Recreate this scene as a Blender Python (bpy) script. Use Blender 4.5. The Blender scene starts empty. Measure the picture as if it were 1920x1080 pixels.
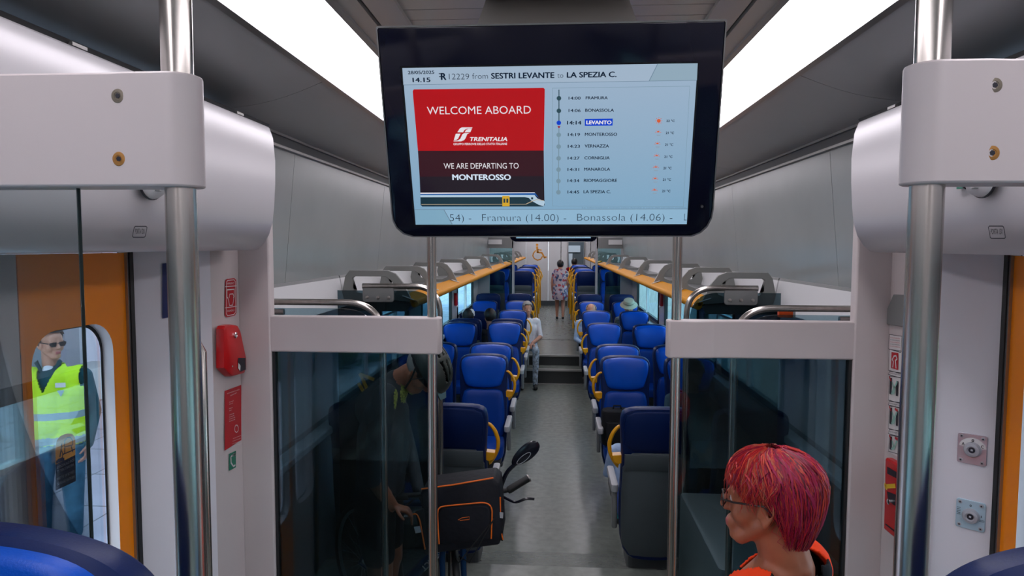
import bpy, bmesh, math, random
from mathutils import Vector, Matrix, Euler, noise
random.seed(7)
S = bpy.context.scene
COL = S.collection
# ---------------------------------------------------------------- camera
FPX = 1250.0
CAMP = Vector((0.0, 0.0, 2.5))
cd = bpy.data.cameras.new('camera'); cam = bpy.data.objects.new('camera', cd); COL.objects.link(cam)
cd.sensor_width = 36.0; cd.lens = 36.0 * FPX / 1920.0; cd.clip_start = 0.05; cd.clip_end = 300
CROT = (Euler((math.radians(90 - 3.66), 0, math.radians(3.66)), 'XYZ').to_matrix() @ Matrix.Rotation(math.radians(0.16), 3, 'Z'))
cam.matrix_world = Matrix.Translation(CAMP) @ CROT.to_4x4()
S.camera = cam
cd.dof.use_dof = False
# ---------------------------------------------------------------- view + world
S.view_settings.view_transform = 'Standard'
S.view_settings.look = 'None'
S.view_settings.exposure = 0.0
S.view_settings.gamma = 1.0
S.view_settings.use_curve_mapping = False
S.cycles.transparent_max_bounces = 32; S.cycles.max_bounces = 10; S.cycles.diffuse_bounces = 5; S.cycles.glossy_bounces = 5
W = bpy.data.worlds.new('sky'); S.world = W; W.use_nodes = True
nt = W.node_tree; nt.nodes.clear()
wo = nt.nodes.new('ShaderNodeOutputWorld'); wb = nt.nodes.new('ShaderNodeBackground')
wg = nt.nodes.new('ShaderNodeValToRGB'); wt = nt.nodes.new('ShaderNodeTexCoord'); ws = nt.nodes.new('ShaderNodeSeparateXYZ')
nt.links.new(wt.outputs['Generated'], ws.inputs[0]); nt.links.new(ws.outputs['Z'], wg.inputs[0])
wg.color_ramp.elements[0].color = (0.75, 0.88, 0.95, 1); wg.color_ramp.elements[1].color = (0.35, 0.6, 0.95, 1)
nt.links.new(wg.outputs[0], wb.inputs[0]); wb.inputs[1].default_value = 4.2
nt.links.new(wb.outputs[0], wo.inputs[0])
sd = bpy.data.lights.new('sun', 'SUN'); sd.energy = 3.0; sd.angle = 0.05; sd.color = (1, .96, .9)
so = bpy.data.objects.new('sun', sd); so.rotation_euler = (math.radians(28), math.radians(-12), 0); so.location = (0, 0, 20); COL.objects.link(so)

# ---------------------------------------------------------------- pixel helpers (1920x1080 frame)
def ray(px, py):
    return (CROT @ Vector(((px - 960) / FPX, -(py - 540) / FPX, -1))).normalized()
def at(px, py, Y):
    d = ray(px, py); return CAMP + d * (Y / d.y)
def atx(px, py, X):
    d = ray(px, py); return CAMP + d * (X / d.x)
def atp(px, py, o, n):
    d = ray(px, py); return CAMP + d * ((o - CAMP).dot(n) / d.dot(n))

# ---------------------------------------------------------------- materials
MATS = {}
def mat(name, col, rough=.5, metal=0.0, spec=.5, bump=0, bscale=40, var=0, vscale=6, coat=0, sheen=0, emit=None, estr=0, aniso=None):
    if name in MATS: return MATS[name]
    m = bpy.data.materials.new(name); m.use_nodes = True; n = m.node_tree; b = n.nodes['Principled BSDF']
    b.inputs['Base Color'].default_value = (*col, 1); b.inputs['Roughness'].default_value = rough
    b.inputs['Metallic'].default_value = metal; b.inputs['Specular IOR Level'].default_value = spec
    b.inputs['Coat Weight'].default_value = coat; b.inputs['Sheen Weight'].default_value = sheen
    b.inputs['Coat Roughness'].default_value = .1
    if emit: b.inputs['Emission Color'].default_value = (*emit, 1); b.inputs['Emission Strength'].default_value = estr
    tc = n.nodes.new('ShaderNodeTexCoord')
    if var:
        nz = n.nodes.new('ShaderNodeTexNoise'); nz.inputs['Scale'].default_value = vscale; nz.inputs['Detail'].default_value = 5
        mp = n.nodes.new('ShaderNodeMapping')
        if aniso: mp.inputs['Scale'].default_value = aniso
        n.links.new(tc.outputs['Object'], mp.inputs[0]); n.links.new(mp.outputs[0], nz.inputs[0])
        r = n.nodes.new('ShaderNodeValToRGB'); r.color_ramp.elements[0].position = .3; r.color_ramp.elements[1].position = .7
        r.color_ramp.elements[0].color = (*[max(0, c * (1 - var)) for c in col], 1)
        r.color_ramp.elements[1].color = (*[min(1, c * (1 + var)) for c in col], 1)
        n.links.new(nz.outputs[0], r.inputs[0]); n.links.new(r.outputs[0], b.inputs['Base Color'])
    if bump:
        nz2 = n.nodes.new('ShaderNodeTexNoise'); nz2.inputs['Scale'].default_value = bscale; nz2.inputs['Detail'].default_value = 4
        n.links.new(tc.outputs['Object'], nz2.inputs[0])
        bp = n.nodes.new('ShaderNodeBump'); bp.inputs['Strength'].default_value = bump; bp.inputs['Distance'].default_value = .01
        n.links.new(nz2.outputs[0], bp.inputs['Height']); n.links.new(bp.outputs[0], b.inputs['Normal'])
    MATS[name] = m; return m
def emat(name, col, s=1.0):
    if name in MATS: return MATS[name]
    m = bpy.data.materials.new(name); m.use_nodes = True; n = m.node_tree; n.nodes.clear()
    o = n.nodes.new('ShaderNodeOutputMaterial'); e = n.nodes.new('ShaderNodeEmission')
    e.inputs[0].default_value = (*col, 1); e.inputs[1].default_value = s; n.links.new(e.outputs[0], o.inputs[0])
    MATS[name] = m; return m
def glass(name, tint, refl=1.0, rough=0.0, fk=.75):
    """a flat sheet: tinted transmission under a fresnel reflection"""
    if name in MATS: return MATS[name]
    m = bpy.data.materials.new(name); m.use_nodes = True; n = m.node_tree; n.nodes.clear()
    o = n.nodes.new('ShaderNodeOutputMaterial'); mx = n.nodes.new('ShaderNodeMixShader')
    t = n.nodes.new('ShaderNodeBsdfTransparent'); t.inputs[0].default_value = (*tint, 1)
    g = n.nodes.new('ShaderNodeBsdfGlossy'); g.inputs['Roughness'].default_value = rough; g.inputs[0].default_value = (refl, refl, refl, 1)
    f = n.nodes.new('ShaderNodeFresnel'); f.inputs[0].default_value = 1.5
    k = n.nodes.new('ShaderNodeMath'); k.operation = 'MULTIPLY'; k.inputs[1].default_value = fk; k.use_clamp = True
    n.links.new(f.outputs[0], k.inputs[0]); n.links.new(k.outputs[0], mx.inputs[0]); n.links.new(t.outputs[0], mx.inputs[1]); n.links.new(g.outputs[0], mx.inputs[2])
    n.links.new(mx.outputs[0], o.inputs[0]); MATS[name] = m; return m

M = dict(
    wall=mat('wall_grey_panel', (.31, .33, .33), .24, spec=.7, var=.05, vscale=2),
    wallup=mat('wall_grey_slope', (.42, .425, .43), .36, var=.05, vscale=2),
    lilac=mat('cream_plastic', (.60, .535, .53), .38, var=.03, vscale=3),
    lilac2=mat('pale_plastic', (.50, .475, .485), .35, var=.03, vscale=3),
    bezel=mat('screen_bezel_gloss', (.004, .005, .016), .10, spec=.3),
    pillar=mat('white_pillar_daylit', (.74, .72, .77), .34),  # white plastic, with the doorway daylight on it painted in as a paler tone
    sws=mat('switch_steel', (.42, .42, .46), .42, metal=.25),
    box=mat('satin_cover_paint', (.60, .58, .60), .28, metal=.15),
    ceil=mat('ceiling_panel', (.50, .48, .45), .3, metal=.2),
    trim=mat('dark_trim', (.06, .065, .07), .4),
    alu=mat('anodised_trim', (.35, .34, .33), .3, metal=.8),
    steel=mat('brushed_steel', (.58, .54, .50), .24, metal=1, var=.08, vscale=60, aniso=(1, 1, .02)),
    steeld=mat('steel_dark', (.42, .39, .37), .3, metal=1),
    chrome=mat('chrome', (.8, .8, .82), .12, metal=1),
    floor=mat('vinyl_floor', (.20, .22, .195), .26, spec=.6, var=.14, vscale=14),
    nose=mat('step_nosing', (.5, .5, .48), .35, metal=.6),
    riser=mat('step_riser', (.03, .035, .035), .5),
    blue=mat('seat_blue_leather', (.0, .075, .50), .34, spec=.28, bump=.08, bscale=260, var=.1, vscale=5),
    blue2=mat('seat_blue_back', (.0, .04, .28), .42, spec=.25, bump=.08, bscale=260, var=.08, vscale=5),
    navy=mat('seat_navy_shell', (.002, .014, .085), .42, spec=.22, bump=.05, bscale=300),
    sgrey=mat('seat_grey_shell', (.062, .078, .088), .5, var=.08, vscale=6),
    lgrey=mat('light_grey_plastic', (.42, .43, .45), .4),
    mgrey=mat('mid_grey_plastic', (.20, .205, .205), .45),
    rackg=mat('rack_bracket_grey', (.23, .235, .225), .42),
    white=mat('white_plastic', (.74, .74, .75), .35),
    yellow=mat('yellow_grip', (.78, .36, .005), .32),
    orange=mat('orange_door_paint', (.92, .26, .002), .3),
    rackor=mat('orange_rack_edge', (.58, .235, .0), .5, spec=.06),
    red=mat('red_plastic', (.52, .003, .006), .32),
    redp=mat('red_print', (.46, .004, .012), .45),
    green=mat('green_print', (.0, .17, .10), .45),
    black=mat('black_plastic', (.006, .007, .016), .2),
    rubber=mat('rubber', (.012, .013, .014), .55),
    ink=mat('ink', (.01, .01, .02), .5),
    paper=mat('white_print', (.72, .7, .7), .5),
    bolt=mat('bolt_steel', (.20, .17, .13), .45, metal=.5),
    bolt2=mat('bolt_rusty', (.42, .20, .05), .45, metal=.5),
    skin=mat('skin', (.55, .26, .17), .45, var=.08, vscale=20),
    skint=mat('skin_tanned', (.40, .13, .065), .42, var=.12, vscale=18),
    gl_dark=glass('tinted_draught_glass', (.59, .70, .74), 1.0),
    gl_front=glass('clear_grey_glass', (.84, .88, .88), 1.0, fk=.9),
    gl_win=glass('cyan_window_glass', (.74, .95, .985), .5, fk=.35),
    gl_door=glass('door_window_glass', (.97, .98, .995), .4, fk=.3),
)
# ---------------------------------------------------------------- mesh builder
class MB:
    def __init__(s): s.v = []; s.f = []; s.m = []; s.mats = []
    def mi(s, m):
        if m not in s.mats: s.mats.append(m)
        return s.mats.index(m)
    def add(s, vs, fs, m):
        o = len(s.v); s.v += [Vector(v) for v in vs]; k = s.mi(m)
        for f in fs: s.f.append([o + i for i in f]); s.m.append(k)
        return s
    def box(s, x0, x1, y0, y1, z0, z1, m):
        v = [(x, y, z) for z in (z0, z1) for y in (y0, y1) for x in (x0, x1)]
        return s.add(v, [(0, 2, 3, 1), (4, 5, 7, 6), (0, 1, 5, 4), (2, 6, 7, 3), (0, 4, 6, 2), (1, 3, 7, 5)], m)
    def rbox(s, x0, x1, y0, y1, z0, z1, b, m, ax='z'):
        """box with rounded corners round one axis and softened ends"""
        def rr(w, h, r, n=4):
            P = []
            for cx, cy, a0 in ((w - r, h - r, 0), (-w + r, h - r, 90), (-w + r, -h + r, 180), (w - r, -h + r, 270)):
                for i in range(n + 1):
                    a = math.radians(a0 + 90 * i / n); P.append((cx + r * math.cos(a), cy + r * math.sin(a)))
            return P
        c = ((x0 + x1) / 2, (y0 + y1) / 2, (z0 + z1) / 2); h = ((x1 - x0) / 2, (y1 - y0) / 2, (z1 - z0) / 2)
        i = 'xyz'.index(ax); j, k = ((1, 2), (2, 0), (0, 1))[i]
        rings = []
        e = b * .45
        for t, ins in ((-h[i], e), (-h[i] + e * .3, e * .3), (-h[i] + e, 0), (h[i] - e, 0), (h[i] - e * .3, e * .3), (h[i], e)):
            R = []
            for (p, q) in rr(h[j] - ins, h[k] - ins, max(b - ins, .0005)):
                w = [0, 0, 0]; w[i] = c[i] + t; w[j] = c[j] + p; w[k] = c[k] + q; R.append(tuple(w))
            rings.append(R)
        return s.loft(rings, m, True, True)
    def loft(s, rings, m, cap0=True, cap1=True, closed=True):
        n = len(rings[0]); vs = [p for r in rings for p in r]; fs = []
        for a in range(len(rings) - 1):
            for i in range(n if closed else n - 1):
                j = (i + 1) % n; fs.append((a * n + i, a * n + j, (a + 1) * n + j, (a + 1) * n + i))
        if cap0: fs.append(tuple(range(n - 1, -1, -1)))
        if cap1: fs.append(tuple((len(rings) - 1) * n + i for i in range(n)))
        return s.add(vs, fs, m)
    def prism(s, pts, a, b, m, ax='y'):
        """2-D outline extruded along an axis: ax y -> pts are (x,z); x -> (y,z); z -> (x,y)"""
        def P(p, t): return {'y': (p[0], t, p[1]), 'x': (t, p[0], p[1]), 'z': (p[0], p[1], t)}[ax]
        return s.loft([[P(p, a) for p in pts], [P(p, b) for p in pts]], m)
    def slab(s, pts, prof, m, fn=None):
        """outline in (x,z), rings at (y, inset); fn bends points"""
        n = len(pts); A = sum(pts[i][0] * pts[(i + 1) % n][1] - pts[(i + 1) % n][0] * pts[i][1] for i in range(n)); sg = 1 if A > 0 else -1
        N = []
        for i in range(n):
            p0, p1, p2 = Vector(pts[i - 1]), Vector(pts[i]), Vector(pts[(i + 1) % n])
            e1 = (p1 - p0); e2 = (p2 - p1); e1 = e1.normalized() if e1.length else e2; e2 = e2.normalized() if e2.length else e1
            nn = Vector((-(e1.y + e2.y), e1.x + e2.x)); nn = nn.normalized() * sg if nn.length > 1e-6 else Vector((0, 0))
            N.append(nn / max(.5, nn.dot(Vector((-e1.y, e1.x)) * sg)))
        rings = []
        for y, ins in prof:
            R = []
            for p, q in zip(pts, N):
                x, z = p[0] + q.x * ins, p[1] + q.y * ins
                R.append(fn(x, y, z) if fn else (x, y, z))
            rings.append(R)
        return s.loft(rings, m)
    def pad(s, pts, prof, m, fn=None):
        """cushioned pad: rings at (y, scale) about the centroid, closed by a centre point"""
        cx = sum(p[0] for p in pts) / len(pts); cz = sum(p[1] for p in pts) / len(pts); rings = []
        for y, k in prof: rings.append([(fn or (lambda *a: a))(cx + (p[0] - cx) * k, y, cz + (p[1] - cz) * k) for p in pts])
        s.loft(rings, m, True, False); n = len(pts); o = len(s.v) - n; y = prof[-1][0]
        s.v.append(Vector((fn or (lambda *a: a))(cx, y + (prof[-1][0] - prof[-2][0]) * .3, cz))); k = s.mi(m)
        for i in range(n): s.f.append([o + i, o + (i + 1) % n, o + n]); s.m.append(k)
        return s
    def tube(s, pts, r, m, n=12, flat=1.0, cap=True):
        pts = [Vector(p) for p in pts]; rs = r if isinstance(r, (list, tuple)) else [r] * len(pts)
        T = []
        for i in range(len(pts)):
            a = pts[max(0, i - 1)]; b = pts[min(len(pts) - 1, i + 1)]; T.append((b - a).normalized())
        up = Vector((0, 0, 1)) if abs(T[0].z) < .9 else Vector((0, 1, 0))
        u = T[0].cross(up).normalized(); rings = []
        for i, p in enumerate(pts):
            u = (u - T[i] * u.dot(T[i])).normalized(); w = T[i].cross(u)
            rings.append([p + (u * math.cos(2 * math.pi * k / n) + w * math.sin(2 * math.pi * k / n) * flat) * rs[i] for k in range(n)])
        return s.loft(rings, m, cap, cap)
    def cyl(s, a, b, r, m, n=24, r2=None): return s.tube([a, b], [r, r if r2 is None else r2], m, n)
    def ball(s, c, r, m, n=16, k=10, rot=None):
        r = (r, r, r) if not isinstance(r, (tuple, list)) else r; c = Vector(c); rings = []
        for i in range(1, k):
            t = math.pi * i / k; R = []
            for j in range(n):
                a = 2 * math.pi * j / n; p = Vector((r[0] * math.sin(t) * math.cos(a), r[1] * math.sin(t) * math.sin(a), -r[2] * math.cos(t)))
                R.append(c + (rot @ p if rot else p))
            rings.append(R)
        return s.loft(rings, m)
    def geo(s, g, M4, m, off=0):
        vs, fs = g; return s.add([M4 @ Vector((v[0], v[1], off)) for v in vs], fs, m)
    def lathe(s, prof, c, axis, m, n=28):
        """prof: list of (radius, height) along axis"""
        c = Vector(c); ax = Vector(axis).normalized(); u = ax.orthogonal().normalized(); w = ax.cross(u)
        return s.loft([[c + ax * h + (u * math.cos(2 * math.pi * k / n) + w * math.sin(2 * math.pi * k / n)) * max(r, 1e-4) for k in range(n)] for r, h in prof], m)
    def mesh(s, name, smooth=True, ang=38):
        me = bpy.data.meshes.new(name); me.from_pydata([tuple(v) for v in s.v], [], s.f)
        for m in s.mats: me.materials.append(m)
        me.polygons.foreach_set('material_index', s.m); me.update()
        bm = bmesh.new(); bm.from_mesh(me); bmesh.ops.recalc_face_normals(bm, faces=bm.faces); bm.to_mesh(me); bm.free()
        if smooth:
            me.polygons.foreach_set('use_smooth', [True] * len(me.polygons)); me.set_sharp_from_angle(angle=math.radians(ang))
        return me
    def build(s, name, parent=None, smooth=True, ang=38, bevel=0, **t):
        o = bpy.data.objects.new(name, s.mesh(name, smooth, ang)); COL.objects.link(o)
        if parent: o.parent = parent
        if bevel:
            b = o.modifiers.new('b', 'BEVEL'); b.width = bevel; b.segments = 2; b.limit_method = 'ANGLE'; b.angle_limit = math.radians(40)
        if t: tag(o, **t)
        return o
def tag(o, label=None, cat=None, group=None, kind=None):
    if label: o['label'] = label
    if cat: o['category'] = cat
    if group: o['group'] = group
    if kind: o['kind'] = kind
    return o
def thing(name, label, cat, loc=(0, 0, 0), rz=0, group=None):
    o = bpy.data.objects.new(name, None); o.empty_display_size = .1; COL.objects.link(o); o.location = loc; o.rotation_euler = (0, 0, rz)
    return tag(o, label, cat, group)
def struct(mb, name, **k):
    o = mb.build(name, **k); o['kind'] = 'structure'; return o
def copytree(o, parent=None):
    c = o.copy(); COL.objects.link(c); c.parent = parent
    for ch in [x for x in o.children]: copytree(ch, c)
    return c
def own(root, *obs):
    """place world-built parts under an empty without moving them"""
    bpy.context.view_layer.update()
    for o in obs: o.parent = root; o.matrix_parent_inverse = Matrix.Translation(root.location).inverted() if not any(root.rotation_euler) else root.matrix_world.inverted()
_tc = {}
def text_geo(t, bold=0.0, shear=0.0, spacing=1.0):
    """outline of a line of text as triangles, height of capitals = 1, left edge at x=0; returns (verts, faces), width"""
    k = (t, bold, shear, spacing)
    if k in _tc: return _tc[k]
    c = bpy.data.curves.new('t', 'FONT'); c.body = t; c.size = 1; c.offset = min(bold, 0); c.shear = shear; c.space_character = spacing; c.resolution_u = 3
    c.fill_mode = 'BOTH'
    o = bpy.data.objects.new('t', c); COL.objects.link(o)
    dg = bpy.context.evaluated_depsgraph_get(); me = bpy.data.meshes.new_from_object(o.evaluated_get(dg))
    vs = [(v.co.x, v.co.y) for v in me.vertices]; fs = [tuple(p.vertices) for p in me.polygons]
    bpy.data.objects.remove(o); bpy.data.curves.remove(c); bpy.data.meshes.remove(me)
    if bold > 0:
        n0 = len(vs); f0 = list(fs); base = list(vs)
        for dx, dy in ((-1, 0), (1, 0), (0, .6), (0, -.6)):
            fs += [tuple(i + len(vs) for i in f) for f in f0]; vs = vs + [(x + dx * bold * 1.5, y + dy * bold * 1.5) for x, y in base]
    x0 = min(v[0] for v in vs); x1 = max(v[0] for v in vs); cap = .73
    vs = [((v[0] - x0) / cap, v[1] / cap) for v in vs]
    _tc[k] = ((vs, fs), (x1 - x0) / cap); return _tc[k]
def text_on(mb, t, a, b, up, m, h=None, bold=0.0, shear=0.0, off=.0006, spacing=1.0):
    """text from point a to point b along its baseline; up = up vector in plane; h = cap height"""
    g, w = text_geo(t, bold, shear, spacing); a = Vector(a); b = Vector(b); u = (b - a); L = u.length; u.normalize(); up = Vector(up); up = (up - u * up.dot(u)).normalized()
    n = u.cross(up); sx = L / w; sy = h if h else sx
    M4 = Matrix.Translation(a + n * off) @ Matrix(((u.x, up.x, n.x), (u.y, up.y, n.y), (u.z, up.z, n.z))).to_4x4() @ Matrix.Diagonal((sx, sy, 1, 1))
    mb.geo(g, M4, m)
def poly(mb, pts, n, m, off=.0004):
    n = Vector(n).normalized(); mb.add([Vector(p) + n * off for p in pts], [tuple(range(len(pts)))], m)
def rrect(w, h, r, n=6, cx=0, cy=0):
    P = []
    for a, b, a0 in ((w - r, h - r, 0), (-w + r, h - r, 90), (-w + r, -h + r, 180), (w - r, -h + r, 270)):
        for i in range(n + 1):
            t = math.radians(a0 + 90 * i / n); P.append((cx + a + r * math.cos(t), cy + b + r * math.sin(t)))
    return P
# ================================================================ THE CARRIAGE SHELL
CZ = 2.5
YB, YE = -3.2, 22.7
SIDE = {-1: 'left', 1: 'right'}
# floors
f = MB(); f.box(-1.62, 1.62, YB, .80, -.1, .95, M['floor']); struct(f, 'floor_front_deck')
f = MB(); f.box(-1.62, 1.62, .80, 4.5, -.1, .28, M['floor'])
f.prism([(4.5, -.1), (5.3, -.1), (5.3, 0), (4.5, .28)], -1.62, 1.62, M['floor'], 'x')
struct(f, 'floor_vestibule')
f = MB(); f.box(-1.62, 1.62, 5.3, 11.97, -.1, 0, M['floor']); struct(f, 'floor')
f = MB()
for s in (-1, 1):
    f.box(min(s * .60, s * 1.62), max(s * .60, s * 1.62), 5.3, 11.97, 0, .20, M['floor'])
    f.box(min(s * .60, s * 1.598), max(s * .60, s * 1.598), 11.70, 12.7, .2, .235, M['floor'])
    f.box(min(s * .60, s * 1.598), max(s * .60, s * 1.598), 12.7, 13.6, .0, .325, M['floor'])
struct(f, 'floor_seat_podium')
f = MB()
f.box(-.6, .6, 11.97, 12.39, -.1, .255, M['riser']); f.box(-.6, .6, 12.39, YE, -.1, .445, M['riser'])
f.box(-.6, .6, 12.0, 12.388, .255, .262, M['floor']); f.box(-.6, .6, 12.42, YE, .445, .452, M['floor'])
f.box(-.6, .6, 11.94, 12.0, .235, .268, M['nose']); f.box(-.6, .6, 12.36, 12.42, .43, .458, M['nose']); f.box(-.6, .6, 11.93, 11.97, 0, .008, M['nose'])
f.box(-.6, .6, 14.4, 14.46, .45, .456, M['riser'])
for s in (-1, 1): f.box(min(s * .6, s * 1.62), max(s * .6, s * 1.62), 13.6, YE, -.1, .725, M['riser'])
struct(f, 'floor_far_steps')

# window openings along Y for each side
WIN = {-1: [(-2.6, -1.2), (-.95, .75), (6.0, 7.2), (7.9, 10.25), (10.85, 13.0), (14.2, 16.6), (17.2, 19.8)],
       1: [(-2.6, -1.2), (-.95, .75), (6.0, 7.2), (7.5, 9.75), (10.3, 13.0), (14.2, 16.6), (17.2, 19.8)]}
WX, WZ0, WZ1 = 1.60, 1.30, 2.08
nwin = 0
DOOR = (1.36, 2.35)      # doorway along Y
for s in (-1, 1):
    def X(a, b): return (min(s * a, s * b), max(s * a, s * b))
    w = MB(); x0, x1 = X(WX, WX + .022)
    segs = []; prev = 2.62
    w.box(x0, x1, YB, DOOR[0], -.1, WZ0, M['mgrey']); w.box(x0, x1, DOOR[1], YE, -.1, WZ0, M['mgrey'])
    w.box(x0, x1, YB, DOOR[0], WZ1, 2.47, M['lilac2']); w.box(*X(1.60, 1.622), YB, 2.6, 2.47, 3.2, M['lilac2']); w.box(x0, x1, 2.6, YE, WZ1, 3.2, M['lilac2'])
    edges = [YB] + [e for q in WIN[s] for e in q] + [YE]
    for i in range(0, len(edges), 2):
        a, b = edges[i], edges[i + 1]
        if a < DOOR[0] < b: w.box(x0, x1, a, DOOR[0], WZ0, WZ1, M['lilac2']); a = DOOR[1]
        w.box(x0, x1, a, b, WZ0, WZ1, M['lilac2'])
    struct(w, 'wall_' + SIDE[s])
    # bright sill ledge along the lower wall
    w = MB(); w.box(*X(1.5, 1.6), 2.8, 13.5, 1.22, 1.27, M['lgrey']); struct(w, 'trim_sill_' + SIDE[s], bevel=.01)
    for (a, b) in WIN[s]:
        nwin += 1; fr = MB(); x0, x1 = X(1.588, 1.632)
        t = .05
        for (ya, yb, za, zb) in ((a, b, WZ0, WZ0 + t), (a, b, WZ1 - t, WZ1), (a, a + t, WZ0, WZ1), (b - t, b, WZ0, WZ1)):
            fr.box(x0, x1, ya, yb, za, zb, M['rubber'])
        mid = (a + b) / 2
        fr.box(x0, x1, a + .05, b - .05, WZ1 - .25, WZ1 - .23, M['white']); fr.box(x0, x1, mid - .02, mid + .02, WZ0 + t, WZ1 - t, M['white'])
        o = struct(fr, 'window_%d' % nwin)
        g = MB(); g.box(*X(1.608, 1.614), a + t, b - t, WZ0 + t, WZ1 - t, M['gl_win']); g.build('pane', o)
    # upper wall panel, with vertical seams, leaning
    w = MB()
    ycuts = [2.62, 3.42, 5.25, 7.7, 10.2, 13.1, 15.6, 18.2, 20.6, YE]
    for a, b in zip(ycuts[:-1], ycuts[1:]):
        w.prism([(s * 1.42, CZ - .24), (s * 1.35, CZ + .475), (s * 1.62, CZ + .475), (s * 1.62, CZ - .24)], a + .002, b - .002, M['wall'])
    w.prism([(s * 1.424, CZ - .24), (s * 1.356, CZ + .47), (s * 1.6, CZ + .47), (s * 1.6, CZ - .24)], 2.62, YE, M['trim'])
    struct(w, 'wall_upper_' + SIDE[s])
    w = MB()
    w.prism([(s * 1.34, CZ + .475), (s * 1.36, CZ + .475), (s * 1.36, CZ + .535), (s * 1.34, CZ + .535)], 2.6, YE, M['trim'])
    w.prism([(s * 1.325, CZ + .47), (s * 1.36, CZ + .47), (s * 1.36, CZ + .48), (s * 1.325, CZ + .482)], 2.6, YE, M['alu'])
    w.prism([(s * 1.325, CZ + .528), (s * 1.36, CZ + .53), (s * 1.36, CZ + .542), (s * 1.325, CZ + .54)], YB, YE, M['alu'])
    struct(w, 'trim_rail_' + SIDE[s])
    # curved panel between rail and light
    w = MB(); pr = []
    for i in range(9):
        t = i / 8; x = 1.335 - .425 * t; z = .54 + .105 * t + .022 * math.sin(math.pi * t) * -1
        pr.append((s * x, CZ + z))
    back = [(x, z + .05) for x, z in pr[::-1]]
    for a, b in ((YB, 2.62), (2.624, 4.9), (4.904, 7.6), (7.604, 10.2), (10.204, 13.1), (13.104, 18.0), (18.004, YE)): w.prism(pr + back, a, b, M['wallup'])
    struct(w, 'ceiling_slope_' + SIDE[s])
    w = MB()
    w.prism([(s * .915, CZ + .637), (s * .895, CZ + .645), (s * .895, CZ + .68), (s * .93, CZ + .68)], YB, YE, M['alu'])
    w.prism([(s * .675, CZ + .712), (s * .655, CZ + .715), (s * .655, CZ + .77), (s * .69, CZ + .77)], YB, YE, M['alu'])
    w.prism([(s * .655, CZ + .725), (s * .60, CZ + .735), (s * .60, CZ + .80), (s * .655, CZ + .80)], YB, YE, M['ceil'])
    w.prism([(s * .60, CZ + .75), (s * .585, CZ + .75), (s * .585, CZ + .82), (s * .60, CZ + .82)], YB, YE, M['trim'])
    w.prism([(s * .585, CZ + .735), (s * .50, CZ + .75), (s * .50, CZ + .82), (s * .585, CZ + .82)], YB, YE, M['ceil'])
    struct(w, 'trim_ceiling_' + SIDE[s])
    # luminous ceiling strip
    for k, (a, b) in enumerate(((YB, 13.0), (13.2, YE - .1))):
        l = MB(); l.prism([(s * .895, CZ + .65), (s * .675, CZ + .72), (s * .69, CZ + .75), (s * .91, CZ + .68)], a, b, emat('light_diffuser', (.98, .93, 1.0), 6.6))
        l.build('ceiling_light', label='long glowing white light strip along the %s edge of the ceiling%s' % (SIDE[s], ('', ', beyond the far steps')[k]), cat='ceiling light', group='ceiling light strips')
# ceiling centre panels with cross seams
c = MB(); yc = [YB, -1, 1.0, 1.95, 2.2, 2.3, 3.6, 5.2, 7.2, 9.2, 11.2, 13.1, 16, 19, YE]
for a, b in zip(yc[:-1], yc[1:]): c.box(-.5, .5, a + .003, b - .003, CZ + .765, CZ + .80, M['ceil'])
c.box(-1.6, 1.6, YB, YE, CZ + .82, CZ + .86, M['trim'])
c.box(-.5, .5, 1.80, 2.0, CZ + .745, CZ + .765, M['ceil'])
struct(c, 'ceiling')
# end walls
w = MB(); w.box(-1.6, 1.6, YB - .1, YB, 0, 3.4, M['lilac2']); struct(w, 'wall_back')
w = MB()
w.box(-1.6, -.98, YE, YE + .1, 0, 3.4, M['white']); w.box(-.975, -.22, YE, YE + .1, 0, 3.4, M['white']); w.box(-.215, .43, YE, YE + .1, 0, 3.4, M['white'])
w.box(.98, 1.6, YE, YE + .1, 0, 3.4, M['white']); w.box(.43, .98, YE, YE + .1, 2.62, 3.4, M['white'])
w.box(-.98, .43, YE - .02, YE, .45, .62, M['sgrey'])
struct(w, 'wall_far')
w = MB(); w.box(.2, 1.2, YE + 2.4, YE + 2.5, 0, 3.4, M['trim']); w.box(.2, .22, YE, YE + 2.5, 0, 3.4, M['mgrey']); w.box(1.2, 1.22, YE, YE + 2.5, 0, 3.4, M['mgrey']); w.box(.2, 1.2, YE + .1, YE + 2.5, .35, .45, M['riser'])
w.box(.47, .95, YE + 2.37, YE + 2.4, 2.25, 2.5, M['lgrey']); w.box(.52, .66, YE + 2.36, YE + 2.4, 1.5, 2.2, M['lgrey'])
struct(w, 'wall_gangway')
w = MB(); w.box(.98, 1.02, YE - .05, YE + .02, .45, 2.62, M['alu']); w.box(.43, .46, YE - .05, YE + .02, .45, 2.62, M['alu']); struct(w, 'trim_gangway')
# wheelchair pictogram on the end wall
o = MB(); yy = YE - .003; ox = at(1008, 472, YE).x; oz = at(1008, 472, YE).z
def P2(u, v): return (ox + u * .018, yy, oz - v * .018)
OR = mat('orange_print', (.85, .36, .04), .5)
def stroke(mb, pts, w, m, fn):
    for (a, b) in zip(pts[:-1], pts[1:]):
        d = Vector((b[0] - a[0], b[1] - a[1])); L = d.length or 1; n = Vector((-d.y, d.x)) / L * w / 2; e = d / L * w * .25
        mb.add([fn(a[0] - e.x + n.x, a[1] - e.y + n.y), fn(b[0] + e.x + n.x, b[1] + e.y + n.y), fn(b[0] + e.x - n.x, b[1] + e.y - n.y), fn(a[0] - e.x - n.x, a[1] - e.y - n.y)], [(0, 1, 2, 3)], m)
def disc(mb, c, r, m, fn, n=20): mb.add([fn(c[0] + r * math.cos(6.2832 * i / n), c[1] + r * math.sin(6.2832 * i / n)) for i in range(n)], [tuple(range(n))], m)
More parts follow.
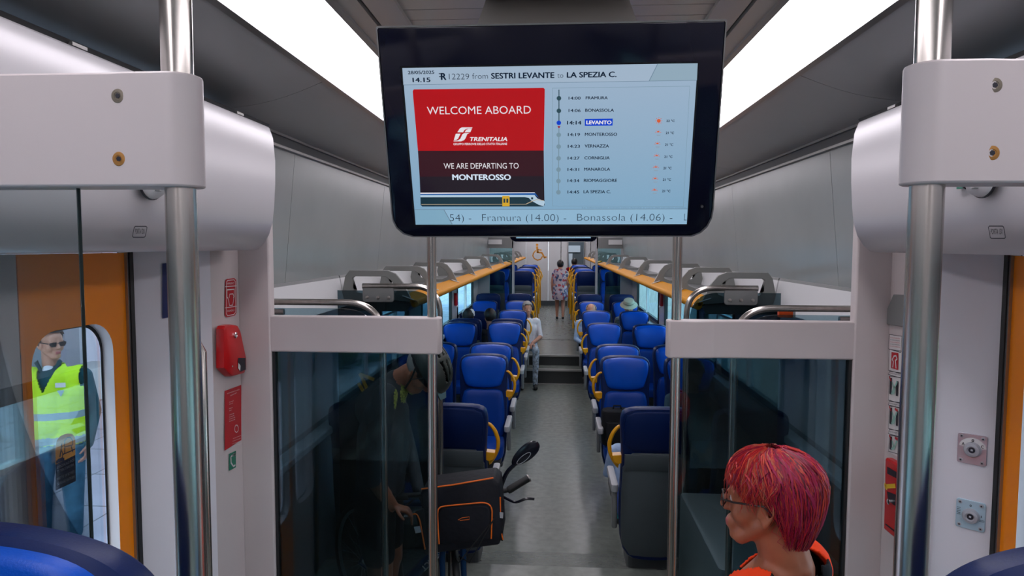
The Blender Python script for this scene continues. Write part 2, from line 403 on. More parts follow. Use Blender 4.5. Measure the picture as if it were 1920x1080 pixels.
disc(o, (-1, -13), 2.4, OR, P2)
stroke(o, [(-1, -9), (0, 1)], 4, OR, P2); stroke(o, [(0, 1), (8, 2), (13, 11), (16, 10)], 3.2, OR, P2); stroke(o, [(0, -4), (7, -3)], 2.2, OR, P2)
stroke(o, [(-4 + 0, -2), (-8, 3), (-9, 8), (-6, 13), (0, 16), (6, 14), (9, 9)], 2.2, OR, P2)
o.build('wheelchair_sign', smooth=False, label='large orange wheelchair pictogram on the white end wall', cat='sign')

# ---------------------------------------------------------------- vestibule sides, door covers, partition
for s in (-1, 1):
    def X(a, b): return (min(s * a, s * b), max(s * a, s * b))
    sd_ = SIDE[s]
    # door header cover: a long box with a bulging face
    prof = [(1.15, .462), (1.11, .456), (1.097, .42), (1.09, .33), (1.092, .24), (1.098, .15), (1.105, .09), (1.12, .04), (1.145, .0), (1.165, -.018), (1.20, -.022), (1.597, -.022), (1.597, .46)]
    b = MB(); b.prism([(s * x, CZ + z) for x, z in prof], YB, 2.56, M['box'])
    b.prism([(s * (x + .008 if x < 1.5 else x), CZ + z * .985 + .002) for x, z in prof], 2.56, 2.585, M['box'])
    o = b.build('door_header_cover', label='silver grey curved cover box over the %s door' % sd_, cat='cover panel', group='door header covers', bevel=.006)
    t = MB(); t.prism([(s * 1.125, CZ + .455), (s * 1.118, CZ + .470), (s * 1.2, CZ + .505), (s * 1.3, CZ + .505), (s * 1.3, CZ + .455)], YB, 2.58, M['rubber'])
    for y in (1.5, 1.9, 2.3): t.box(*X(1.112, 1.125), y, y + .05, CZ + .458, CZ + .466, M['alu'])
    t.build('gap_seal', o)
    # slope closing panel over the cover, between cover and ceiling slope
    # side wall of the vestibule between doorway and partition
    w = MB()
    dx = 0; dy = 0 if s < 0 else .045
    prs = [(2.698, 1.316), (2.56, 1.318), (2.50, 1.33), (2.42, 1.38), (2.34, 1.44), (2.28, 1.485), (2.265, 1.50), (2.265, 1.598), (2.698, 1.598)]
    if s > 0: prs = [(2.698, 1.316), (2.58, 1.316), (2.48, 1.34), (2.44, 1.365), (2.405, 1.40), (2.324, 1.49), (2.31, 1.50), (2.31, 1.598), (2.698, 1.598)]
    cut = 3
    pA = prs[:cut] + [(prs[cut - 1][0], 1.598), (2.698, 1.598)]; pB = prs[cut - 1:-1] + [(prs[cut - 1][0] + .0, 1.598)]
    w.prism([(s * x, y) for y, x in pA], -.1, 2.477, M['lilac'], 'z'); w.prism([(s * x, y - .0005) for y, x in pB], -.1, 2.477, M['pillar'], 'z')
    w.box(*X(1.5, 1.6), 1.36, 1.45, .1, 2.475, M['lilac2'])
    struct(w, 'wall_vestibule_' + sd_)
    # door jamb black seal
    t = MB(); t.box(*X(1.485 + dx, 1.53 + dx), 2.245 + dy, 2.265 + dy, .28, 2.475, M['rubber']); t.box(*X(1.49 + dx, 1.52 + dx), 2.237 + dy, 2.245 + dy, .28, 2.475, M['alu'])
    struct(t, 'trim_door_' + sd_)
# ---------------------------------------------------------------- doors
def holed(mb, y0, y1, z0, z1, hole, x0, x1, m, mr):
    """panel in a plane of constant x (x0 inner face, x1 outer) with a rounded opening; hole = (cy, cz, hw, hh, r)"""
    cy, cz, hw, hh, r = hole; n = 8; inner = rrect(hw, hh, r, n, cy, cz); outer = []
    cor = [(y1, z1), (y0, z1), (y0, z0), (y1, z0)]
    for q in range(4):
        for i in range(n + 1):
            p = inner[q * (n + 1) + i]; t = i / n; C = cor[q]
            # edge foot points of this corner
            if q in (0, 2): A, B = (C[0], p[1]), (p[0], C[1])
            else: A, B = (p[0], C[1]), (C[0], p[1])
            if abs(t - .5) < .01: outer.append(C)
            else: outer.append(A if t < .5 else B)
    N = len(inner)
    for xx in (x0, x1):
        vs = [(xx, a, b) for a, b in outer] + [(xx, a, b) for a, b in inner]
        mb.add(vs, [(i, (i + 1) % N, N + (i + 1) % N, N + i) for i in range(N)], m)
    mb.add([(x0, a, b) for a, b in inner] + [(x1, a, b) for a, b in inner], [(i, (i + 1) % N, N + (i + 1) % N, N + i) for i in range(N)], mr)
    return inner
for s, num in ((-1, 1), (1, 2)):
    dx = 0; dy = 0 if s < 0 else .045
    root = thing('door_%d' % num, None, None, (s * (1.5 + dx), 1.86, .28)); root['kind'] = 'structure'
    for (ya, yb, hy, nm) in ((1.772 + dy, 2.237 + dy, 1.985 + dy, 'far'), (1.37, 1.768 + dy, 1.57 + dy, 'near')):
        w = MB(); inner = holed(w, ya, yb, .29, 2.47, (hy, 1.60, .178 if nm == 'far' else .15, .64, .10), s * (1.50 + dx), s * (1.54 + dx), M['orange'] if nm == 'far' else M['lilac2'], M['lilac2'])
        w.v = [v - root.location for v in w.v]; lf = w.build('door_leaf', root)
        g = MB(); N = len(inner)
        fr = [(hy + (a - hy) * .94, 1.60 + (b - 1.60) * .985) for a, b in inner]
        for xx in (1.538,): g.add([(s * (xx + dx), a, b) for a, b in inner] + [(s * (xx + dx), a, b) for a, b in fr], [(i, (i + 1) % N, N + (i + 1) % N, N + i) for i in range(N)], M['rubber'])
        g.v = [v - root.location for v in g.v]; g.build('gasket', lf)
        g = MB(); g.prism([(a, b) for a, b in inner], s * (1.543 + dx), s * (1.549 + dx), M['gl_door'], 'x'); g.v = [v - root.location for v in g.v]; g.build('pane', lf)
# warning sticker on the left door pane
XS = -1.5425
def ds(px, py): return tuple(atx(px, py, XS))
b = MB(); YW = mat('sticker_amber', (.75, .33, .03), .5); BK = mat('sticker_black', (.02, .02, .02), .5)
c0 = ds(104, 868); c1 = ds(142, 851)
tl, tr, bl, br = ds(104, 838), ds(141, 825), ds(104, 871), ds(141, 853)
pts = [bl, br, tr, ds(139, 817), ds(133, 813), ds(124, 813), ds(112, 818), ds(106, 827), tl]
poly(b, pts, (1, 0, 0), YW, .0004)
poly(b, [ds(104, 920), ds(142, 902), br, bl], (1, 0, 0), BK, .0004)
def strk(mb, pp, w, m, fn=ds, off=.0008, n=(1, 0, 0)):
    for a, c in zip(pp[:-1], pp[1:]):
        A, C = Vector(fn(*a)), Vector(fn(*c)); d = (C - A).normalized(); q = d.cross(Vector(n)).normalized() * w / 2; e = d * w * .3
        poly(mb, [A - e + q, C + e + q, C + e - q, A - e - q], n, m, off)
strk(b, [(108, 862), (117, 858), (117, 852), (132, 846), (140, 842)], .004, BK)
strk(b, [(106, 866), (119, 861)], .009, BK)
strk(b, [(120, 834), (121, 826), (126, 820), (132, 820), (136, 827), (136, 834), (121, 838), (120, 834)], .003, BK)
strk(b, [(121, 838), (121, 850)], .004, BK); strk(b, [(133, 836), (136, 847)], .004, BK)
strk(b, [(115, 833), (114, 844), (112, 856)], .005, BK); strk(b, [(114, 840), (118, 836)], .003, BK); strk(b, [(115, 845), (118, 853)], .003, BK)
for (pa, pb, t) in (((106, 880), (139, 864), 'ATTENZIONE ALLO SPAZIO'), ((106, 888), (138, 873), 'TRA TRENO E BANCHINA'), ((106, 901), (139, 886), 'MIND THE GAP BETWEEN'), ((106, 911), (139, 896), 'TRAIN AND PLATFORM')):
    text_on(b, t, ds(*pa), ds(*pb), (0, 0, 1), M['paper'], h=.009, bold=.01, off=.0012)
b.build('warning_sticker', smooth=False, label='amber and black mind the gap warning sticker on the left door window', cat='sticker')

# ---------------------------------------------------------------- middle partition (Y = 2.7)
YP = 2.7
for s in (-1, 1):
    ce = 1.184; sd_ = SIDE[s]
    def X(a, b): return (min(s * a, s * b), max(s * a, s * b))
    b = MB(); b.box(*X(ce, 1.62), YP, YP + .05, .28, 2.95, M['lilac']); 
    struct(b, 'wall_partition_' + sd_, bevel=.008)
    # cross band wrapping the pole
    ze, zf = at(660, 594, YP).z if s < 0 else at(1420, 602, YP).z, at(660, 662, YP).z if s < 0 else at(1420, 673, YP).z
    xe = abs(at(826, 620, YP).x) if s < 0 else abs(at(1251, 630, YP).x)
    b = MB(); o_ = [(xe + .006 , YP - .012), (xe, YP - .004), (xe, YP + .045), (xe + .012, YP + .058), (xe + .09, YP + .058), (ce, YP + .048), (ce + .02, YP + .048), (ce + .02, YP + .004), (xe + .19, YP + .002), (xe + .18, YP - .004), (xe + .12, YP - .012)]
    b.prism([(s * x, y) for x, y in o_], zf, ze, M['lilac'], 'z')
    b.build('partition_band', label='cream horizontal band of the %s glass partition, clamped to the middle pole' % sd_, cat='panel', group='partition bands', bevel=.006)
    # glass
    g = MB(); g.box(*X(xe + .05, ce - .002), YP + .02, YP + .028, .34, zf - .002, M['gl_dark'])
    gl = g.build('partition_glass', label='dark tinted glass pane below the cream band of the %s partition' % sd_, cat='glass panel', group='partition glass panes')
    g = MB(); g.box(*X(ce - .012, ce - .001), YP + .01, YP + .04, .34, zf, M['rubber']); g.box(*X(xe + .05, ce), YP + .01, YP + .04, .33, .345, M['rubber']); g.build('gasket', gl)
# ---------------------------------------------------------------- poles
def pole(px, pyt, Y, r, z0, z1, lab, grp):
    p = at(px, pyt, Y); root = thing('grab_pole', lab, 'pole', (p.x, Y, z0), group=grp)
    b = MB(); b.cyl((0, 0, 0), (0, 0, z1 - z0), r, M['steel'], 40); b.build('tube', root)
    b = MB(); b.lathe([(r + .001, 0), (r + .018, 0), (r + .018, .012), (r + .004, .03), (r + .001, .03)], (0, 0, 0), (0, 0, 1), M['steeld']); b.build('floor_flange', root)
    return p.x
PL = pole(346, 600, .90, .0205, .28, 3.2, 'thick brushed steel pole in the left foreground, through the white bolted bracket', 'foreground grab poles')
PR = pole(1727, 600, .90, .0205, .28, 3.2, 'thick brushed steel pole in the right foreground, through the white bolted bracket', 'foreground grab poles')
ML = pole(810, 600, YP + .02, .0195, .28, 3.25, 'slim steel pole at the aisle end of the left partition', 'middle grab poles')
MR = pole(1268, 600, YP + .02, .0195, .28, 3.25, 'slim steel pole at the aisle end of the right partition', 'middle grab poles')
# foreground brackets with bolts and glass
for s, pxp in ((-1, PL), (1, PR)):
    sd_ = SIDE[s]; ps = abs(pxp)
    zt, zb = (at(300, 133, .87).z, at(300, 349, .87).z) if s < 0 else (at(1800, 110, .87).z, at(1800, 343, .87).z)
    root = thing('pole_bracket', 'broad cream bracket with two bolts clamped round the %s foreground pole' % sd_, 'bracket', (pxp, .9, (zt + zb) / 2), group='foreground pole brackets')
    o_ = [(1.0 - ps, .028), (1.0 - ps, -.028)]
    R = .028
    pts = [(1.0 - ps, -R), (.30, -R), (.20, -R - .001), (.08, -R - .001), (.055, -R - .004)]
    for i in range(13):
        a = -math.pi / 2 - math.pi * i / 12; pts.append((.0 + (R + .004) * math.cos(a), (R + .004) * math.sin(a)))
    pts += [(.055, R + .004), (.08, R), (1.0 - ps, R)]
    b = MB(); b.prism([(s * x, y) for x, y in pts], -(zt - zb) / 2, (zt - zb) / 2, M['lilac'], 'z'); b.build('clamp', root, bevel=.003)
    for (px, py, m) in (((222, 180, M['bolt']), (224, 298, M['bolt2'])) if s < 0 else ((1864, 160, M['bolt']), (1859, 287, M['bolt2']))):
        p = at(px, py, .87) - root.location; b = MB()
        b.lathe([(.0098, -.003), (.0098, .0012), (.0088, .0026), (.0050, .0030), (.0046, .0024), (.0001, .0022)], (p.x, -.029, p.z), (0, -1, 0), m)
        b.lathe([(.0036, 0), (.0036, .0003), (.0001, .0004)], (p.x, -.0316, p.z), (0, -1, 0), M['ink'], 6)
        b.build('bolt', root)
    g = MB(); xg = abs(at(157, 600, .9).x); g.box(min(s * xg, s * 1.05), max(s * xg, s * 1.05), .896, .904, .99, zb + .002, M['gl_front'])
    g.box(min(s * xg, s * (xg + .0015)), max(s * xg, s * (xg + .0015)), .897, .903, .99, zb, mat('glass_edge', (.06, .08, .08), .3))
    g.build('draught_screen', label='clear glass draught screen below the %s foreground bracket' % sd_, cat='glass panel', group='foreground glass screens')
# ---------------------------------------------------------------- loop handrails with dark glass behind the partition
def fillet(pts, r, n=8):
    out = [Vector(pts[0])]
    for i in range(1, len(pts) - 1):
        p = Vector(pts[i]); a = (Vector(pts[i - 1]) - p).normalized(); b = (Vector(pts[i + 1]) - p).normalized()
        A = p + a * r; B = p + b * r
        for k in range(n + 1):
            t = k / n; out.append(A * (1 - t) ** 2 + p * 2 * t * (1 - t) + B * t * t)
    return out + [Vector(pts[-1])]
for s in (-1, 1):
    sd_ = SIDE[s]
    for k, (Y, r, pv, ptop, xend) in enumerate(((2.93, .0145, (720 if s < 0 else 1372), (567 if s < 0 else 578), None), (4.1, .0175, (826 if s < 0 else 1283), (536 if s < 0 else 541), (680 if s < 0 else 1421)))):
        xv = at(pv, 800, Y).x; zt = at(650 if s < 0 else 1450, ptop, Y).z
        xe = s * 1.40 if xend is None else at(xend, ptop, Y).x
        root = thing('loop_handrail', ('bent steel handrail loop just behind the %s partition' if k == 0 else 'bent steel handrail loop farther back on the %s side, ending in a grey plate') % sd_, 'handrail', (xv, Y, .28 if k == 0 else 0), group='loop handrails')
        L = root.location; rc = .17
        path = fillet([(xv, Y, L.z), (xv, Y, zt), (xe, Y, zt)], rc, 12)
        b = MB(); b.tube([p - L for p in path], r, M['steel'], 18); b.build('tube', root)
        if k == 0:
            b = MB(); b.tube([Vector((s * 1.40, Y, zt - .045)) - L, Vector((s * 1.22, Y, zt - .045)) - L], .013, M['steeld'], 12); b.build('lower_bar', root)
        else:
            pz0, pz1 = at(700, 537, Y).z, at(700, 565, Y).z; w = .10
            xc = xe - s * .10
            b = MB(); b.rbox(xc - w - L.x, xc + w - L.x, -.012, .012, pz1 - L.z - .005, pz0 - L.z, .02, M['mgrey'], 'y'); pl = b.build('mount_plate', root)
            for q in (-1, 0, 1):
                b = MB(); b.lathe([(.0001, 0), (.011, 0), (.011, .004), (.0001, .006)], (xc + q * .068 - L.x, -.012, pz1 + .025 - L.z), (0, -1, 0), M['steeld'], 14); b.build('screw', pl)
        # glass bounded by the loop
        gx = [p for p in fillet([(xv + s * .02, Y, .35 + L.z), (xv + s * .02, Y, zt - .028), (s * 1.36, Y, zt - .028)], rc, 12)]
        out = [(p.x, p.z) for p in gx] + [(s * 1.36, .35 + L.z)]
        g = MB(); g.prism(out, Y - .004, Y + .004, M['gl_dark'] if k == 0 else glass('deep_tinted_glass', (.30, .40, .44), 1.0)); g.build('draught_glass', label='dark tinted glass filling the %s handrail loop %s' % (sd_, ('nearest the partition', 'farther down the car')[k]), cat='glass panel', group='dark glass inside the handrail loops')
# orange reflector box seen above the right band
p = at(1484, 591, 2.9); b = MB(); b.rbox(p.x - .03, p.x + .03, 2.965, 2.99, p.z - .018, p.z + .022, .006, mat('amber_lens', (.8, .09, .01), .25), 'y'); o = b.build('indicator_lamp', label='small orange red indicator box by the right handrail', cat='indicator')
b = MB(); b.box(p.x + .03, p.x + .04, 2.965, 2.99, p.z - .018, p.z + .022, M['lgrey']); b.build('cap', o)

# ---------------------------------------------------------------- luggage racks
BR = [4.28, 5.22, 6.35, 7.8, 9.9, 12.3]
def rack(s, y0, y1, brs, far=False):
    sd_ = SIDE[s]; k = 1.0
    root = thing('luggage_rack', '%s luggage rack with orange front edge, %s' % (sd_, 'beyond the far steps' if far else 'above the lower seats'), 'luggage rack', (s * 1.2, y0, 2.1), group='luggage racks')
    L = root.location
    def bld(mb, n, **q):
        mb.v = [v - L for v in mb.v]; return mb.build(n, root, **q)
    xe, ze = .91, 2.118
    b = MB(); b.tube([(s * xe, y0, ze), (s * xe, y1, ze)], .024, M['rackor'], 16); 
    b.prism([(s * (xe + .0), ze + .022), (s * (xe + .10), ze + .05), (s * (xe + .10), ze + .035), (s * xe, ze - .0)], y0, y1, M['rackor']); bld(b, 'edge_rail')
    b = MB(); b.prism([(s * (xe + .02), ze - .004), (s * (xe + .10), ze + .034), (s * 1.40, ze + .02), (s * 1.40, ze - .05), (s * (xe + .05), ze - .05)], y0, y1, mat('rack_shelf', (.16, .165, .165), .3)); bld(b, 'shelf')
    b = MB(); b.prism([(s * 1.425, 2.285), (s * 1.40, 2.285), (s * 1.385, 2.20), (s * 1.36, 2.10), (s * 1.43, 2.10)], y0, y1, M['white'])
    b.prism([(s * 1.40, 2.285), (s * 1.43, 2.285), (s * 1.43, 2.30), (s * 1.405, 2.30)], y0, y1, M['mgrey']); bld(b, 'back_panel')
    for yb in brs:
        b = MB()
        out = [(1.39, 2.17), (1.365, 2.295), (1.335, 2.335), (1.08, 2.335), (1.03, 2.315), (.985, 2.26), (.935, 2.16), (.94, 2.13), (1.05, 2.14), (1.36, 2.13)]
        hole = [(1.285, 2.19), (1.315, 2.215), (1.315, 2.285), (1.30, 2.295), (1.10, 2.295), (1.065, 2.275), (1.02, 2.215), (1.03, 2.195), (1.08, 2.175), (1.20, 2.175)]
        t = .014
        V = []
        for yy_ in (yb - t, yb + t): V += [(s * x, yy_, z) for x, z in out] + [(s * x, yy_, z) for x, z in hole]
        n = len(out); F = []
        # match hole points to outer points
        mp = [0, 1, 2, 4, 4, 5, 6, 7, 8, 9]
        hp = [0, 2, 3, 4, 5, 6, 7, 7, 8, 9]
        for i in range(n):
            j = (i + 1) % n
            a, c2 = hp[i], hp[j]
            for o2, flip in ((0, 0), (2 * n, 1)):
                q = [o2 + i, o2 + j, o2 + n + c2, o2 + n + a]
                if a == c2: q = q[:3]
                F.append(q[::-1] if flip else q)
            F.append([i, j, 2 * n + j, 2 * n + i])
        for i in range(n):
            j = (i + 1) % n; F.append([n + i, n + j, 3 * n + j, 3 * n + i])
        F.append([n + 0, n + 1, n + 2][::1]); F.append([3 * n + 0, 3 * n + 1, 3 * n + 2])
        b.add(V, F, M['rackg']); bld(b, 'bracket', smooth=False, bevel=.004)
        b = MB(); b.tube([(s * .985, yb - .018, 2.17), (s * .912, yb - .018, 2.146)], .004, M['white'], 6); bld(b, 'seam_strip')
    return root
for s in (-1, 1):
    rack(s, 4.28, 13.8, BR)
    rack(s, 14.4, 20.5, [14.8, 16.2, 17.8, 19.4], True)
    # plain ledge between the partition and the rack
    b = MB(); b.prism([(s * 1.425, 2.285), (s * 1.40, 2.285), (s * 1.385, 2.20), (s * 1.36, 2.10), (s * 1.62, 2.10), (s * 1.62, 2.285)], 2.76, 4.26, M['white'])
    b.prism([(s * 1.40, 2.285), (s * 1.62, 2.285), (s * 1.62, 2.30), (s * 1.405, 2.30)], 2.76, 4.26, M['mgrey']); struct(b, 'trim_ledge_' + SIDE[s])
# ---------------------------------------------------------------- glazed frame before the far section (Y = 13.2)
for s in (-1, 1):
    sd_ = SIDE[s]
    def X(a, b): return (min(s * a, s * b), max(s * a, s * b))
    b = MB(); b.box(*X(.86, 1.44), 13.84, 13.98, 2.44, 2.66, M['mgrey']); b.box(*X(1.10, 1.38), 13.82, 13.84, 2.52, 2.62, M['white'])
    b.box(*X(.86, 1.62), 13.84, 13.98, 2.66, 3.3, M['wallup']); b.box(*X(.84, .885), 13.84, 13.94, .1, 3.2, M['lgrey']); b.box(*X(1.36, 1.62), 13.84, 13.94, .1, 2.44, M['lgrey'])
    struct(b, 'wall_bulkhead_' + sd_)
    b = MB(); b.box(*X(.885, 1.36), 13.88, 13.888, 1.5, 2.44, M['gl_win']); b.build('bulkhead_glass', label='blue tinted glass under the grey %s bulkhead before the far seats' % sd_, cat='glass panel', group='bulkhead glass panes')

b = MB(); b.rbox(.77, 1.36, 3.06, 4.04, .28, 1.00, .03, mat('box_grey_paint', (.13, .14, .14), .35)); b.box(.80, 1.33, 3.045, 3.06, .36, .92, M['mgrey'])
b.build('equipment_box', label='grey flat topped box dim behind the right tinted glass', cat='cabinet')
# ================================================================ PASSENGER INFORMATION SCREEN
TH = math.radians(20)
SU, SV = Vector((1, 0, 0)), Vector((0, -math.sin(TH), math.cos(TH))); SN = SU.cross(SV)
SO = at(1035, 270, 1.5)
def scr(px, py): return atp(px, py, SO, SN)
def suv(px, py): d = scr(px, py) - SO; return (d.dot(SU), d.dot(SV))
def smat(n, c, k=1.0): return mat('display_' + n, (.01, .01, .012), .12, emit=c, estr=k)
rootS = thing('information_screen', 'large black framed passenger information screen with journey stops, hanging in the foreground', 'screen', SO, group='hanging information screens')
def sbuild(mb, n, par=None, **k):
    mb.v = [v - SO for v in mb.v]; return mb.build(n, par or rootS, **k)
def sslab(mb, pts, prof, m): mb.slab(pts, prof, m, lambda x, y, z: SO + SU * x + SV * z - SN * y)
L0, R0 = (706, 51), (1362, 38)
edge = [suv(*p) for p in [(708, 50.5), (1360, 37.5), (1362, 40), (1337, 392), (1334, 408), (1326, 424), (1313, 436), (1296, 442.5), (775, 443.5), (757, 438), (744, 427), (737, 413), (735, 398), (706, 54)]]
b = MB(); sslab(b, edge, [(0, .004), (.002, .0), (.045, 0), (.052, .006), (.06, .05)], M['bezel']); hs = sbuild(b, 'housing')
b = MB()
N = len(edge)
oe = [Vector((x * 1.0035, y * 1.006)) for x, y in edge]; ie = [Vector((x * .9955, y * .992)) for x, y in edge]
def q3(p, o): return SO + SU * p[0] + SV * p[1] + SN * o
b.add([q3(p, .0012) for p in oe] + [q3(p, .0012) for p in ie] + [q3(p, -.01) for p in oe], [(i, (i + 1) % N, N + (i + 1) % N, N + i) for i in range(N)] + [(i, (i + 1) % N, 2 * N + (i + 1) % N, 2 * N + i) for i in range(N)], M['alu'])
sbuild(b, 'edge_strip', hs)
# arm back to the ceiling
b = MB(); b.prism([(1.60, 2.72), (1.60, 2.93), (2.12, 3.262), (2.38, 3.262), (2.38, 3.20), (2.2, 3.18)], -.22, .22, M['ceil'], 'x'); sbuild(b, 'ceiling_arm')
b = MB(); sslab(b, rrect(.0035, .0035, .0034, 5, *suv(1316, 387)), [(-.0035, .001), (-.001, 0), (0, 0)], M['steeld']); sbuild(b, 'lock', hs)
# display area
BG = bpy.data.materials.new('display_ground'); BG.use_nodes = True; n_ = BG.node_tree; pb = n_.nodes['Principled BSDF']
pb.inputs['Base Color'].default_value = (.01, .01, .012, 1); pb.inputs['Roughness'].default_value = .12; pb.inputs['Emission Strength'].default_value = 1
tc_ = n_.nodes.new('ShaderNodeTexCoord'); sx_ = n_.nodes.new('ShaderNodeSeparateXYZ'); mr_ = n_.nodes.new('ShaderNodeMapRange'); cr_ = n_.nodes.new('ShaderNodeValToRGB')
mr_.inputs[1].default_value = -.17; mr_.inputs[2].default_value = .17
n_.links.new(tc_.outputs['Object'], sx_.inputs[0]); n_.links.new(sx_.outputs['Z'], mr_.inputs[0]); n_.links.new(mr_.outputs[0], cr_.inputs[0]); n_.links.new(cr_.outputs[0], pb.inputs['Emission Color'])
cr_.color_ramp.elements[0].color = (.19, .36, .52, 1); cr_.color_ramp.elements[1].color = (.33, .43, .56, 1)
D = MB()
def q(pts, m, lv=1): D.add([scr(*p) + SN * (.0004 + .0003 * lv) for p in pts], [tuple(range(len(pts)))], m)
DK = smat('ink', (.004, .012, .03)); WH = smat('white', (.75, .72, .76)); GR = smat('line', (.14, .22, .30)); LG = smat('dot', (.17, .27, .34)); DG = smat('dotdark', (.02, .06, .08))
q([(750, 124), (1312, 115), (1290, 423), (776, 424)], smat('black', (.0, .0, .001)), 0)
q([(754.5, 127.5), (1308, 118.5), (1287.5, 420), (779.5, 421)], BG, 1)
q([(754.5, 127.5), (1308, 118.5), (1306.5, 150.5), (756.5, 159)], smat('head', (.34, .44, .56)), 2)
q([(1233, 119.5), (1308, 118.5), (1306.5, 150.5), (1217, 151.7)], smat('head2', (.27, .38, .47)), 3)
def line(a, c, w, m, lv=4):
    A = Vector(a); C = Vector(c); d = (C - A).normalized(); k = Vector((-d.y, d.x)) * w / 2
    q([A + k, C + k, C - k, A - k], m, lv)
line((756.5, 159), (1306.5, 150.5), .8, GR); line((1233, 119.5), (1217, 151.7), 1.2, GR)
line((1036, 165), (1293, 161.5), .6, LG); line((1036, 165), (1036, 386), .6, LG); line((1293, 161), (1281, 388), .5, LG); line((1036, 386), (1281, 387), .5, LG)
# ticker
q([(778, 392.5), (1289, 391.5), (1287.5, 420), (779.5, 421)], smat('tick', (.26, .44, .60)), 2)
q([(778, 392.5), (832.6, 392.4), (848, 420.7), (779.5, 421)], smat('tick2', (.20, .37, .50)), 3)
line((778, 392.5), (1289, 391.5), .8, GR); line((832.6, 393), (848, 420), 1.4, GR)
def T(t, x0, x1, y0, h, m=DK, bold=.0, y1=None, shear=0, lv=6, sp=1.0):
    y1 = y0 if y1 is None else y1
    a, c = scr(x0, y0), scr(x1, y1); hh = (scr(x0, y0 - h) - a).length
    text_on(D, t, a, c, SV, m, hh, bold, shear, .0004 + .0003 * lv, sp)
B_ = .022
T('28/05/2025', 765.2, 814.8, 138.8, 6.2, bold=.015, y1=138); T('14.15', 774, 807.7, 153.8, 8.6, bold=B_, y1=153.4)
T('R', 827, 837.5, 149.3, 13, bold=.03); line((823, 138), (833, 137.6), 1.6, DK, 6); line((823.5, 143.5), (831, 143.2), 1.6, DK, 6)
T('12229', 842.2, 880, 148.6, 11.5, bold=-.012); T('from', 886, 915, 148, 11.5, bold=-.012, y1=147.4)
T('SESTRI LEVANTE', 921, 1039.5, 147.3, 11, bold=B_, y1=145.8); T('to', 1045, 1056, 145.6, 10, bold=-.012); T('LA SPEZIA C.', 1062.5, 1156, 145.2, 10.5, bold=B_, y1=144)
# red panel
RD = smat('red', (.42, .0, .003)); DR = smat('darkred', (.032, .003, .008)); DR2 = smat('darkred2', (.012, .006, .012))
q([(776, 167.5), (1019, 164.6), (1021.5, 167), (1019.5, 282), (783.8, 282.5), (774, 171)], RD, 3)
q([(783.8, 282.5), (1019.5, 282), (1020, 330), (787, 331)], DR, 3); q([(787, 331), (1020, 330), (1021, 384), (1018, 387), (792, 387), (789, 384)], DR2, 3)
T('WELCOME ABOARD', 801.5, 995.5, 214.3, 15.2, WH, bold=-.002, y1=212.6)
def z1(pts): return [(760 + x / 6.75, 120 + y / 6.75) for x, y in pts]
for pp in ([(660, 862), (690, 815), (715, 800), (850, 800), (846, 813), (780, 816), (748, 835), (733, 862)],
           [(752, 862), (770, 832), (800, 819), (843, 818), (825, 860)],
           [(640, 880), (700, 880), (668, 945), (645, 958), (616, 958)],
           [(815, 872), (785, 885), (765, 935), (745, 962), (705, 977), (612, 977), (613, 967), (665, 965), (697, 945), (722, 890), (745, 874)]): q(z1(pp), WH, 5)
T('TRENITALIA', 881.5, 951.4, 264, 7.6, WH, bold=.02, shear=.22); T('GRUPPO FERROVIE DELLO STATO ITALIANE', 850.4, 951, 271.8, 4.2, WH, bold=.01, y1=271.4)
T('WE ARE DEPARTING TO', 832.6, 972.6, 316, 11, WH, y1=315.6); T('MONTEROSSO', 848.4, 958.2, 337, 10.8, smat('palebl', (.62, .72, .85)), bold=.024)
def z2(pts): return [(760 + x / 6.75, 280 + y / 6.75) for x, y in pts]
TB = smat('trainblue', (.01, .09, .33)); TL_ = smat('trainlight', (.42, .56, .68)); TD = smat('traindark', (.008, .03, .045)); TY = smat('trainyellow', (.62, .36, .02)); TT = smat('trainbeige', (.45, .36, .25))
q(z2([(190, 546), (1635, 542), (1645, 552), (192, 562)]), WH, 4); q(z2([(192, 562), (1645, 550), (1690, 612), (1640, 575), (192, 577)]), TB, 5)
q(z2([(192, 577), (1635, 575), (1672, 620), (1755, 650), (1765, 660), (1750, 717), (1690, 700), (1600, 650), (1560, 610), (1510, 602), (193, 604)]), TL_, 5)
q(z2([(193, 604), (1510, 602), (1560, 612), (1610, 655), (1700, 705), (1750, 718), (215, 718), (200, 706)]), TD, 5)
q(z2([(205, 690), (1520, 688), (1530, 694), (206, 698)]), TT, 6); q(z2([(1520, 688), (1600, 650), (1660, 628), (1752, 642), (1755, 648), (1660, 636), (1606, 657), (1530, 694)]), TT, 7)
q(z2([(1228, 585), (1320, 585), (1320, 717), (1228, 717)]), TY, 7)
for a_, c_ in ((1243, 1266), (1280, 1303)): q(z2([(a_, 620), (c_, 620), (c_, 672), (a_, 672)]), TD, 8)
q(z2([(1592, 604), (1618, 604), (1618, 630), (1592, 630)]), TD, 7)
